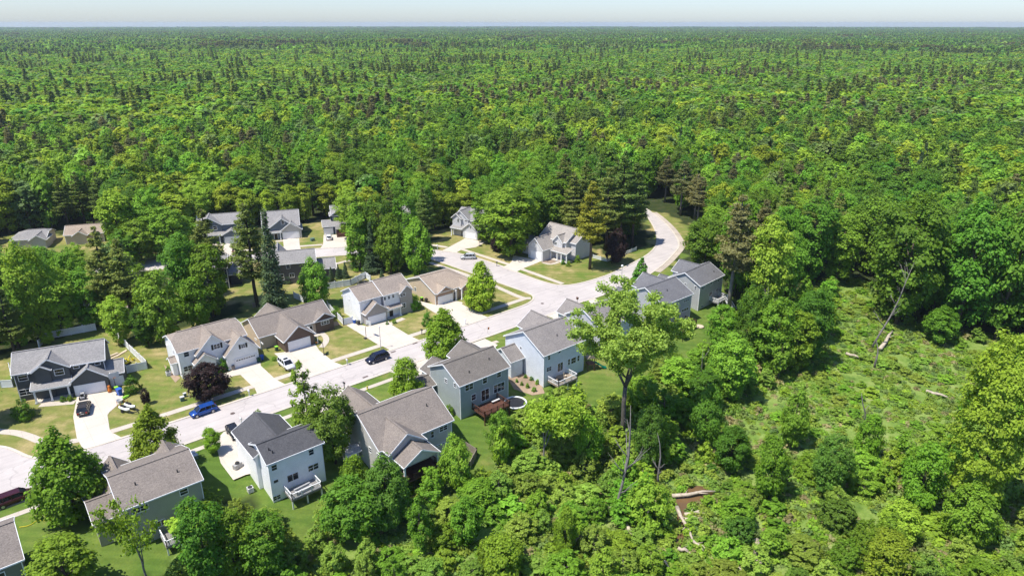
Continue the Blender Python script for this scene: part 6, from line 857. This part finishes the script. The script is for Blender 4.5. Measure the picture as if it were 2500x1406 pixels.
bin_(PT['bin8'],'plastic_black','plastic_lime','black bin with lime lid along the tan ranch wall'); bin_(PT['bin9'],'plastic_black','plastic_black','all black bin along the tan ranch wall')
def mailbox(p,col,label,rz=0):
    r=thing('mailbox',label,'mailbox',at(p),rz,'roadside mailboxes'); MB().box(-.06,.06,-.06,.06,0,1.1).build('post',M[col],r)
    b=MB(); q=[(.24*math.cos(a),1.32+.14*math.sin(a)) for a in np.linspace(0,math.pi,7)]; k=[(-.14,1.1),(.14,1.1)]+[(.14*math.cos(a),1.25+.14*math.sin(a)) for a in np.linspace(0,math.pi,7)]
    b.add([(x,y,z) for y in (-.3,.28) for x,z in k],[tuple(range(9))[::-1],tuple(range(9,18))]+[(i,(i+1)%9,9+(i+1)%9,9+i) for i in range(9)]); b.build('box',M[col],r); MB().box(.145,.165,-.1,.0,1.2,1.4).build('flag',M['red'],r)
for k,c,l in (('mb1','plastic_white','white mailbox on the verge below the clipped roof white house'),('mb2','trim_grey','grey mailbox on the verge near the dark navy car'),('mb3','plastic_white','white mailbox at the charcoal roofed white house'),('mb4','metal_dark','dark mailbox on the near kerb before the taupe house'),('mb5','metal_dark','dark mailbox by the round maple and white stones'),('mb6','plastic_white','white mailbox right of the round verge maple'),('mb7','metal_dark','dark mailbox on the verge of the curve'),('mb8','plastic_white','white mailbox before the stepped gable grey house')): mailbox(PT[k],c,l)
def lamp(p,h,label,globe):
    r=thing('street_lamp',label,'street lamp',at(p)); MB().tube([(0,0,0),(0,0,.5),(0,0,h)],[.1,.07,.05],10).build('pole',M['metal_grey'],r)
    if globe: MB().lathe([(.03,h-.02),(.2,h+.03),(.32,h+.2),(.32,h+.36),(.2,h+.52),(.02,h+.56)],14).build('lamp_head',M['plastic_white'],r,True)
    else: MB().lathe([(.05,h-.02),(.14,h+.02),(.2,h+.2),(.14,h+.38),(.03,h+.42)],12).build('lamp_head',M['plastic_white'],r,True)
lamp(PT['lamp1'],5.0,'slim pale light pole on the verge beside the wide drive',False); lamp(PT['lamp2'],6.1,'tall street lamp with white globe at the bend',True)
r=thing('nest_box','wooden nest box on a pole at the verge of the corner','nest box',at(PT['pole3'])); MB().tube([(0,0,0),(0,0,1.7)],.04,8).build('pole',M['metal_dark'],r); MB().box(-.2,.2,-.2,.2,1.7,2.1).add([(-.27,-.27,2.1),(.27,-.27,2.1),(.27,.27,2.1),(-.27,.27,2.1),(0,-.27,2.35),(0,.27,2.35)],[(0,1,4),(2,3,5),(1,2,5,4),(3,0,4,5),(3,2,1,0)]).build('box',M['deck_brown'],r)
def hoop(p,rz,label):
    r=thing('basketball_hoop',label,'basketball hoop',at(p),rz,'driveway basketball hoops'); MB().tube([(0,0,0),(0,0,2.6),(.5,0,3.2),(.9,0,3.3)],.06,8).box(-.5,.1,-.35,.35,0,.16).build('pole',M['metal_dark'],r)
    MB().box(.9,.94,-.9,.9,2.9,4.0).build('backboard',M['trim_grey'],r); t=MB(); t.tube([(1.2+.23*math.cos(a),.23*math.sin(a),3.05) for a in np.linspace(0,2*math.pi,15)],.02,5); t.tube([(.94,0,3.05),(.98,0,3.05)],.03,5); t.build('rim',M['orange'],r)
hoop(PT['hoop1'],.15,'basketball hoop beside the drive of the white house with brown shingles'); hoop(PT['hoop2'],E_*.85,'basketball hoop on the lawn edge of the tan ranch drive'); hoop(PT['hoop3'],-E_/2,'basketball hoop before the dark grey house single garage'); hoop(PT['hoop4'],E_*.9,'basketball hoop at the stepped gable grey house drive')
def boxthing(name,label,cat,p,dims,mat,mat2,group=None,rz=0):
    r=thing(name,label,cat,at(p),rz,group); x,y,z=dims; MB().box(-x/2,x/2,-y/2,y/2,0,z*.85).build('cabinet',M[mat],r); MB().box(-x/2-.03,x/2+.03,-y/2-.03,y/2+.03,z*.85+.003,z).build('lid',M[mat2],r); return r
for k,l,d in (('ub1','green utility cabinet nearest the small red sapling',(.7,.6,.9)),('ub2','middle of the three utility cabinets on the dry lawn',(.5,.45,.8)),('ub4','low green utility cabinet beside the sage house',(.8,.8,.7)),('ub5','second green utility cabinet right of the low one by the sage house',(.7,.7,.7)),('ubI','dark utility cabinet on the dry lawn before the nested gable house',(1.2,1.0,.9))): boxthing('utility_cabinet',l,'utility cabinet',PT[k],d,'util_green','trim_grey' if k!='ubI' else 'util_green','utility cabinets')
r=thing('utility_post','slim pale utility post right of the green cabinets','utility post',at(PT['ub3'])); MB().tube([(0,0,0),(0,0,1.1)],.07,8).build('post',M['trim_grey'],r); MB().lathe([(.1,1.1),(.12,1.2),(.04,1.3)],10).build('cap',M['plastic_white'],r)
def acunit(p,label):
    r=thing('air_conditioner',label,'air conditioner',at(p),0,'outdoor air conditioners'); MB().box(-.42,.42,-.42,.42,.05,.85).build('casing',M['trim_grey'],r); MB().lathe([(.36,.853),(.36,.9),(.1,.93)],16).build('fan_grille',M['metal_dark'],r)
acunit(PT['ac1'],'air conditioner at the left wall of the clipped roof white house'); acunit(PT['ac2'],'air conditioner at the long side of the bright white house')
r=thing('grill','covered grey barbecue grill on the white concrete patio','grill',at(PT['grill']),.4); MB().box(-.7,.7,-.35,.35,.1,.85).build('cart',M['cushion'],r); MB().lathe([(.35,.86),(.33,1.05),(.2,1.2),(.02,1.25)],14).build('hood',M['metal_dark'],r)
# clutter by the dark grey house
r=thing('carved_figure','orange brown carved wooden figure beside the grey house garage','figurine',at(PT['figure'])); MB().lathe([(.32,0),(.36,.4),(.3,.8),(.2,.95),(.26,1.15),(.22,1.4),(.05,1.5)],12).build('body',M['orange'],r,True); MB().lathe([(.34,-.0),(.4,.12),(.3,.2)],12).build('base',M['deck_brown'],r)
r=thing('kayak','lime green toy kayak leaning among the clutter on the drive','kayak',at(PT['kayak'],.1),.5); MB().add([(x,y*w,z) for x,w,z in ((-1.2,.05,.3),(-.6,.32,.15),(.2,.36,.12),(.8,.25,.18),(1.2,.04,.32)) for y in (-1,0,1)],[(i*3+k,i*3+k+1,i*3+k+4,i*3+k+3) for i in range(4) for k in range(2)]).box(-.5,.5,-.2,.2,.2,.3).build('hull',M['plastic_lime'],r)
r=thing('tub','grey plastic tub at the end of the clutter on the drive','tub',at(PT['tub'])); MB().lathe([(.4,0),(.55,.55),(.6,.57),(.52,.5),(.38,.08)],16).build('tub_body',M['trim_grey'],r)
# boat like trailer with four posts
r=thing('jet_ski_trailer','white jet skis on a trailer with orange upright posts','trailer',at(PT['trailer']),-1.15)
MB().beam((-1.9,-.6,.45),(1.2,-.6,.45),.1,.1).beam((-1.9,.6,.45),(1.2,.6,.45),.1,.1).beam((1.2,-.6,.45),(2.4,0,.45),.1,.1).beam((1.2,.6,.45),(2.4,0,.45),.1,.1).beam((-1.9,-.6,.45),(-1.9,.6,.45),.1,.1).build('frame',M['metal_dark'],r)
for s in (-1,1):
    k=MB(); rows=((-1.5,.34,.55),(-.6,.4,.5),(.5,.38,.52),(1.25,.08,.75)); k.add([(x,s*.55+y*w,z+dz) for x,w,z in rows for y,dz in ((-.6,0),(-1,.28),(-.5,.5),(.5,.5),(1,.28),(.6,0))],[(i*6+a,i*6+(a+1)%6,i*6+6+(a+1)%6,i*6+6+a) for i in range(3) for a in range(6)]+[(5,4,3,2,1,0)]); k.build('hull',M['plastic_white'],r,True)
    MB().box(-1.2,.1,s*.55-.16,s*.55+.16,1.06,1.32).build('seat',M['plastic_black'],r)
    ty=MB().tube([(-.5,s*.85,.3),(-.5,s*1.05,.3)],.3,14).build('wheel',M['rubber'],r)
    for x in (-1.9,-.9): MB().tube([(x,s*.68,.45),(x,s*.68,1.9)],.04,6).build('post',M['orange'],r)
r=thing('lawn_tractor','small grey lawn tractor behind the dark brown sport utility','lawn tractor',at(PT['mower']),E_/2-.2); MB().box(-.9,.2,-.35,.35,.35,.6).box(.2,.95,-.3,.3,.4,.85).build('chassis',M['cushion'],r); MB().box(-.55,-.1,-.25,.25,.62,.75).box(-.65,-.5,-.25,.25,.7,1.15).build('seat',M['plastic_black'],r); MB().tube([(.25,0,.85),(.0,0,1.15)],.03,6).build('steering_column',M['metal_dark'],r)
for x,q in ((-.6,.32),(.7,.22)):
    for s in (-1,1): MB().tube([(x,s*.38,q),(x,s*.58,q)],q,14).build('wheel',M['rubber'],r)
def trampoline(p,rad,label,net):
    r=thing('trampoline',label,'trampoline',at(p),0,'garden trampolines'); MB().lathe([(rad-.3,.8),(rad-.3,.84),(.02,.845)],26).build('mat',M['plastic_black'],r)
    t=MB(); t.tube([(rad*math.cos(a),rad*math.sin(a),.86) for a in np.linspace(0,2*math.pi,29)],.16,6); t.build('rim',M['plastic_white' if not net else 'metal_dark'],r)
    for k in range(6):
        a=k*math.pi/3; MB().tube([(rad*math.cos(a),rad*math.sin(a),-.4),(rad*math.cos(a),rad*math.sin(a),2.5 if net else .8)],.04,6).build('leg',M['metal_grey'],r)
    if net: MB().tube([(rad*math.cos(a),rad*math.sin(a),2.45) for a in np.linspace(0,2*math.pi,29)],.035,5).build('net_hoop',M['metal_dark'],r)
trampoline(PT['tramp1'],2.1,'round trampoline with white rim beside the brown deck',False); trampoline(PT['tramp2'],1.9,'tall framed trampoline inside the long white fence',True)
r=thing('playset','wooden play tower with a green slide behind the pale blue house','playset',at(PT['play']),-.5)
for x in (-.7,.7):
    for y in (-.7,.7): MB().box(x-.06,x+.06,y-.06,y+.06,-.6,2.9).build('post',M['deck_brown'],r)
MB().box(-.8,.8,-.8,.8,1.3,1.4).build('platform',M['deck_brown'],r); MB().add([(-1,-1,2.8),(1,-1,2.8),(1,1,2.8),(-1,1,2.8),(0,-1,3.7),(0,1,3.7)],[(1,2,5,4),(3,0,4,5),(0,1,4),(2,3,5)]).build('roof',M['deck_tan'],r)
sl_=MB(); pr=[(.8,1.35),(1.3,1.25),(2.0,.75),(2.7,.2),(3.2,-.05),(3.6,-.1)]
for (x0,z0),(x1,z1) in zip(pr,pr[1:]):
    sl_.beam((x0,0,z0),(x1,0,z1),.56,.06); sl_.beam((x0,-.3,z0+.1),(x1,-.3,z1+.1),.06,.24); sl_.beam((x0,.3,z0+.1),(x1,.3,z1+.1),.06,.24)
sl_.build('slide',M['teal'],r)
r=thing('playhouse','reddish wooden playhouse with grey roof beside the navy house','playhouse',at(PT['playJ']),-.4); MB().box(-1.8,1.8,-1.5,1.5,0,1.0).box(-1.8,1.8,.2,1.5,1.0,2.4).build('wall',M['deck_brown'],r); MB().add([(-2,0,2.3),(2,0,2.3),(2,1.7,2.3),(-2,1.7,2.3),(-2,.85,3.3),(2,.85,3.3)],[(0,1,5,4),(2,3,4,5),(0,4,3),(1,2,5),(3,2,1,0)]).build('roof',M['grey_shingle'],r)
railing(r,[(-1.75,.2),(-1.75,-1.45),(1.75,-1.45),(1.75,.2)],1.0,M['deck_brown'])
for k,l in (('swing','dark fire pit bowl on the navy house patio'),):
    r=thing('fire_pit',l,'fire pit',at(PT[k],.05)); MB().lathe([(.3,0),(.5,.3),(.55,.42),(.45,.4),(.2,.2)],16).build('bowl',M['metal_dark'],r)
def chair(p,rz,label,mat,dz=0):
    r=thing('garden_chair',label,'chair',at(p,dz),rz,'garden chairs'); MB().box(-.28,.28,-.28,.28,.38,.44).build('seat',M[mat],r); MB().box(-.28,.28,.22,.28,.445,1.0).build('backrest',M[mat],r)
    for x in (-.25,.25):
        for y in (-.25,.25): MB().box(x-.025,x+.025,y-.025,y+.025,0,.379).build('leg',M[mat],r)
chair(PT['chair2'],2.2,'dark chair on the right of the navy house patio','metal_dark',.05); a=PT['swing']; chair((a[0]-1.6,a[1]-.8,a[2]),-.8,'white chair on the left of the navy house patio','plastic_white',.05)
def table(x,y,z,label,mat):
    r=thing('deck_table',label,'table',(x,y,z)); MB().lathe([(.75,.7),(.75,.75)],18).build('tabletop',M[mat],r); MB().tube([(0,0,0),(0,0,.7)],.06,8).lathe([(.35,0),(.3,.06)],12).build('pedestal',M['metal_dark'],r)
table(13.2,87.9,.0,'round pale table on the sage house deck','sand'); table(84.3,85.6,.0,'round dark table on the pale blue house deck','metal_dark'); chair((85.9,85.9,0),.6,'tan chair on the pale blue house deck','sand'); chair((83.0,85.2,0),-2,'dark chair on the pale blue house deck','metal_dark')
r=thing('covered_sofa','long grey covered sofa on the white raised deck','sofa',(30.6,85.5,.1),.1); MB().box(-1.3,1.3,-.4,.4,0,.45).box(-1.3,1.3,.15,.45,.45,.8).box(-1.35,-1.1,-.4,.4,.45,.62).box(1.1,1.35,-.4,.4,.45,.62).build('cover',M['cushion'],r)
r=thing('deck_bench','grey bench seat on the brown deck','bench',(68.9,86.8,.3),0); MB().box(-.9,.9,-.2,.2,.4,.46).build('seat',M['trim_grey'],r); MB().box(-.8,-.7,-.18,.18,0,.4).box(.7,.8,-.18,.18,0,.4).build('frame',M['metal_dark'],r)
for k,l in (('mh1','round iron manhole cover near the blue car'),('mh2','iron drain grate at the kerb right of the navy car'),('mh3','round manhole cover left of its pair at the corner'),('mh4','round manhole cover in the middle of the corner'),('mh5','iron drain grate at the kerb below the round maple'),('mh6','small kerb drain grate right behind the navy car')):
    r=thing('manhole_cover',l,'manhole cover',at(PT[k],.014),0,'iron covers in the street'); (MB().lathe([(.42,0),(.42,.012),(.36,.012),(.35,.006)],18) if k in('mh1','mh3','mh4') else MB().box(-.6,.6,-.25,.25,0,.012)).build('cover',M['iron'],r)
r=thing('garden_stone','pale flat stone on the lawn below the grey end house','stone',at(PT['stone'])); MB().lathe([(1.0,-.1),(1.1,.08),(.9,.2),(.3,.24)],11).build('stone_body',M['sand'],r,True)
r=thing('garden_canopy','dark framed garden canopy under the grey house deck','canopy',at(PT['canopy'])); 
for x in (-1.3,1.3):
    for y in (-1.1,1.1): MB().box(x-.05,x+.05,y-.05,y+.05,-.3,2.2).build('post',M['metal_dark'],r)
MB().add([(-1.5,-1.3,2.15),(1.5,-1.3,2.15),(1.5,1.3,2.15),(-1.5,1.3,2.15),(0,0,2.8)],[(0,1,4),(1,2,4),(2,3,4),(3,0,4),(3,2,1,0)]).build('canopy_top',M['deck_brown'],r)
r=thing('garden_flag','small orange and yellow flag on a stick at the verge','flag',at(PT['flag'])); MB().tube([(0,0,0),(0,0,1.3)],.02,5).build('stick',M['metal_dark'],r); MB().box(.02,.45,-.01,.01,.75,1.3).build('cloth',M['orange'],r)
r=thing('fire_hydrant','yellow fire hydrant on the near verge before the taupe house','hydrant',at(PT['hyd'])); MB().lathe([(.16,0),(.16,.08),(.11,.1),(.11,.55),(.14,.58),(.1,.7),(.03,.76)],12).build('hydrant_body',M['yellow'],r,True); MB().tube([(-.2,0,.42),(.2,0,.42)],.06,8).build('nozzle',M['yellow'],r)
LX,LY,LZ=PT['lumber']
for i,(dx,dy,a,lab) in enumerate(((0,0,.5,'longest pale board lying in the fenced yard'),(.9,.5,.7,'pale board crossing beside the longest one in the fenced yard'),(-.8,.6,.35,'short pale board left of the others in the fenced yard'))):
    L_=(4.2,3.2,2.4)[i]; r=MB(); r.beam((-L_/2*math.cos(a),-L_/2*math.sin(a),.06+.07*i),(L_/2*math.cos(a),L_/2*math.sin(a),.06+.07*i),.3,.06); r.beam((-L_/2*math.cos(a),-L_/2*math.sin(a)+.34,.06+.07*i),(L_/2*math.cos(a)*.9,L_/2*math.sin(a)*.9+.34,.06+.07*i),.2,.05)
    o=r.build('timber_board',M['sand']); o.location=(LX+dx,LY+dy,LZ); tag(o,lab,'board','boards in the fenced yard')
r=thing('toy_digger','yellow toy digger inside the white fence corner','toy digger',at(PT['digger']),.6); MB().box(-.7,.5,-.4,.4,.3,.8).box(-.6,.0,-.35,.35,.8,1.3).build('body',M['yellow'],r); MB().beam((.4,0,.7),(1.1,0,1.4),.14,.14).beam((1.1,0,1.4),(1.6,0,.4),.12,.12).box(1.45,1.8,-.25,.25,.1,.5).build('arm',M['yellow'],r)
for s in (-1,1): MB().box(-.7,.6,s*.42-.12,s*.42+.12,0,.3).build('track',M['rubber'],r)
HX,HY_,HZ=PT['hose1']; hp=[(0,0),(1.2,-.6),(2.2,.2),(3.1,-1.0),(4.4,-1.2),(4.2,-2.6),(4.6,-4.0)]
o=MB().tube([(x,y,.06) for x,y in smooth_line(hp,2)],.05,6).build('garden_hose',M['yellow']); o.location=(HX,HY_,HZ); tag(o,'pale yellow garden hose curling on the dry lawn by the cut off house','hose')
# ---------------------------------------------------------------- fences and sheds
for lab,st,hh,pts in FENCES:
    r=thing('fence',lab,'fence',(pts[0][0],pts[0][1],0)); mt=M['vinyl' if st=='white' else 'wood_grey']; ox,oy=pts[0]
    for a,b in zip(pts,pts[1:]):
        L=math.hypot(b[0]-a[0],b[1]-a[1]); n=max(1,round(L/2.4)); dx,dy=(b[0]-a[0])/L,(b[1]-a[1])/L
        pn=MB()
        for k in range(n+1):
            x,y=a[0]+dx*L*k/n,a[1]+dy*L*k/n; g=hgt(x,y); po=MB().box(x-ox-.07,x-ox+.07,y-oy-.07,y-oy+.07,g-.3,g+hh+.08); po.box(x-ox-.1,x-ox+.1,y-oy-.1,y-oy+.1,g+hh+.083,g+hh+.13); po.build('fence_post',mt,r)
            if k<n:
                x2,y2=a[0]+dx*L*(k+1)/n,a[1]+dy*L*(k+1)/n; g2=hgt(x2,y2); m_=12 if hh<1.2 else 14
                for i in range(m_):
                    t0,t1=(i+.03)/m_,(i+.97)/m_
                    if hh<1.2: t1=(i+.55)/m_
                    p0=(x+(x2-x)*t0-ox,y+(y2-y)*t0-oy); p1=(x+(x2-x)*t1-ox,y+(y2-y)*t1-oy); ga=g+(g2-g)*t0
                    pn.beam((*p0,ga+hh*.5),(*p1,ga+hh*.5),.05,hh*.94)
                pn.beam((x-ox,y-oy,g+hh*.93),(x2-ox,y2-oy,g2+hh*.93),.09,.12); pn.beam((x-ox,y-oy,g+.15),(x2-ox,y2-oy,g2+.15),.09,.12)
        pn.build('fence_panel',mt,r)
for lab,x,y,ph,w,d,ze,zr,wl,rf in SHEDS:
    c,s=math.cos(R(ph)),math.sin(R(ph)); r=thing('garden_shed',lab,'shed',(x,y,hgt(x,y)),R(ph))
    roof_block(('gx',-d/2,d/2,-w/2,w/2,-.6,ze,zr,0,0,None),wl,rf,r,None)
    opening(('y',-w/2+.35,-.5,.5,.02,ze-.35,1,'door'),r,0,0)
    if 'corners' in r: del r['corners']
# ---------------------------------------------------------------- camera, light, air
cam=bpy.data.cameras.new('camera'); co=bpy.data.objects.new('camera',cam); C.objects.link(co); bpy.context.scene.camera=co
cam.sensor_width=36; cam.lens=36*1667/2500; cam.clip_start=1; cam.clip_end=40000
pitch=math.atan((703-57)/1667); fwd=Vector((c50*math.cos(pitch),s50*math.cos(pitch),-math.sin(pitch)))
co.location=(0,0,CAM_H); co.rotation_euler=fwd.to_track_quat('-Z','Y').to_euler()
SUN_EL=R(64); to_sun=Vector((-math.cos(SUN_EL)*math.cos(R(-9)),-math.cos(SUN_EL)*math.sin(R(-9)),math.sin(SUN_EL)))
sl=bpy.data.lights.new('sun','SUN'); sl.energy=4.0; sl.angle=R(.53); sl.color=(1,.955,.88); so=bpy.data.objects.new('sun',sl); C.objects.link(so); so.location=(0,0,150); so.rotation_euler=to_sun.to_track_quat('Z','Y').to_euler()
w=bpy.data.worlds.new('World'); bpy.context.scene.world=w; w.use_nodes=True; n=w.node_tree.nodes; L=w.node_tree.links.new
bg=n['Background']; sk=n.new('ShaderNodeTexSky'); sk.sky_type='NISHITA'; sk.sun_disc=False; sk.sun_elevation=SUN_EL; sk.sun_rotation=math.atan2(to_sun.x,to_sun.y); sk.altitude=200; sk.air_density=1; sk.dust_density=.6; sk.ozone_density=1.5
tint=n.new('ShaderNodeMix'); tint.data_type='RGBA'; tint.blend_type='MULTIPLY'; tint.inputs[0].default_value=1; L(sk.outputs[0],tint.inputs[6]); tint.inputs[7].default_value=(.88,1,1.3,1); L(tint.outputs[2],bg.inputs[0]); bg.inputs[1].default_value=.088
hz=MB().box(-11500,11500,-11500,11500,-6.5,72).build('haze',None if False else M.setdefault('haze',bpy.data.materials.new('haze')))
m=M['haze']; m.use_nodes=True; m.node_tree.nodes.clear(); pv=m.node_tree.nodes.new('ShaderNodeVolumePrincipled'); om=m.node_tree.nodes.new('ShaderNodeOutputMaterial'); m.node_tree.links.new(pv.outputs[0],om.inputs['Volume'])
pv.inputs['Color'].default_value=(.78,.91,1,1); pv.inputs['Density'].default_value=8e-5; pv.inputs['Anisotropy'].default_value=.2
tag(hz,'thin pale summer haze over the forest',None,None,'stuff')
sc=bpy.context.scene; sc.view_settings.view_transform='Standard'; sc.view_settings.look='None'; sc.view_settings.exposure=.75; sc.view_settings.gamma=1
cy=sc.cycles; cy.max_bounces=6; cy.diffuse_bounces=3; cy.glossy_bounces=2; cy.transmission_bounces=4; cy.volume_bounces=0; cy.transparent_max_bounces=4; cy.use_adaptive_sampling=True; cy.adaptive_threshold=.02
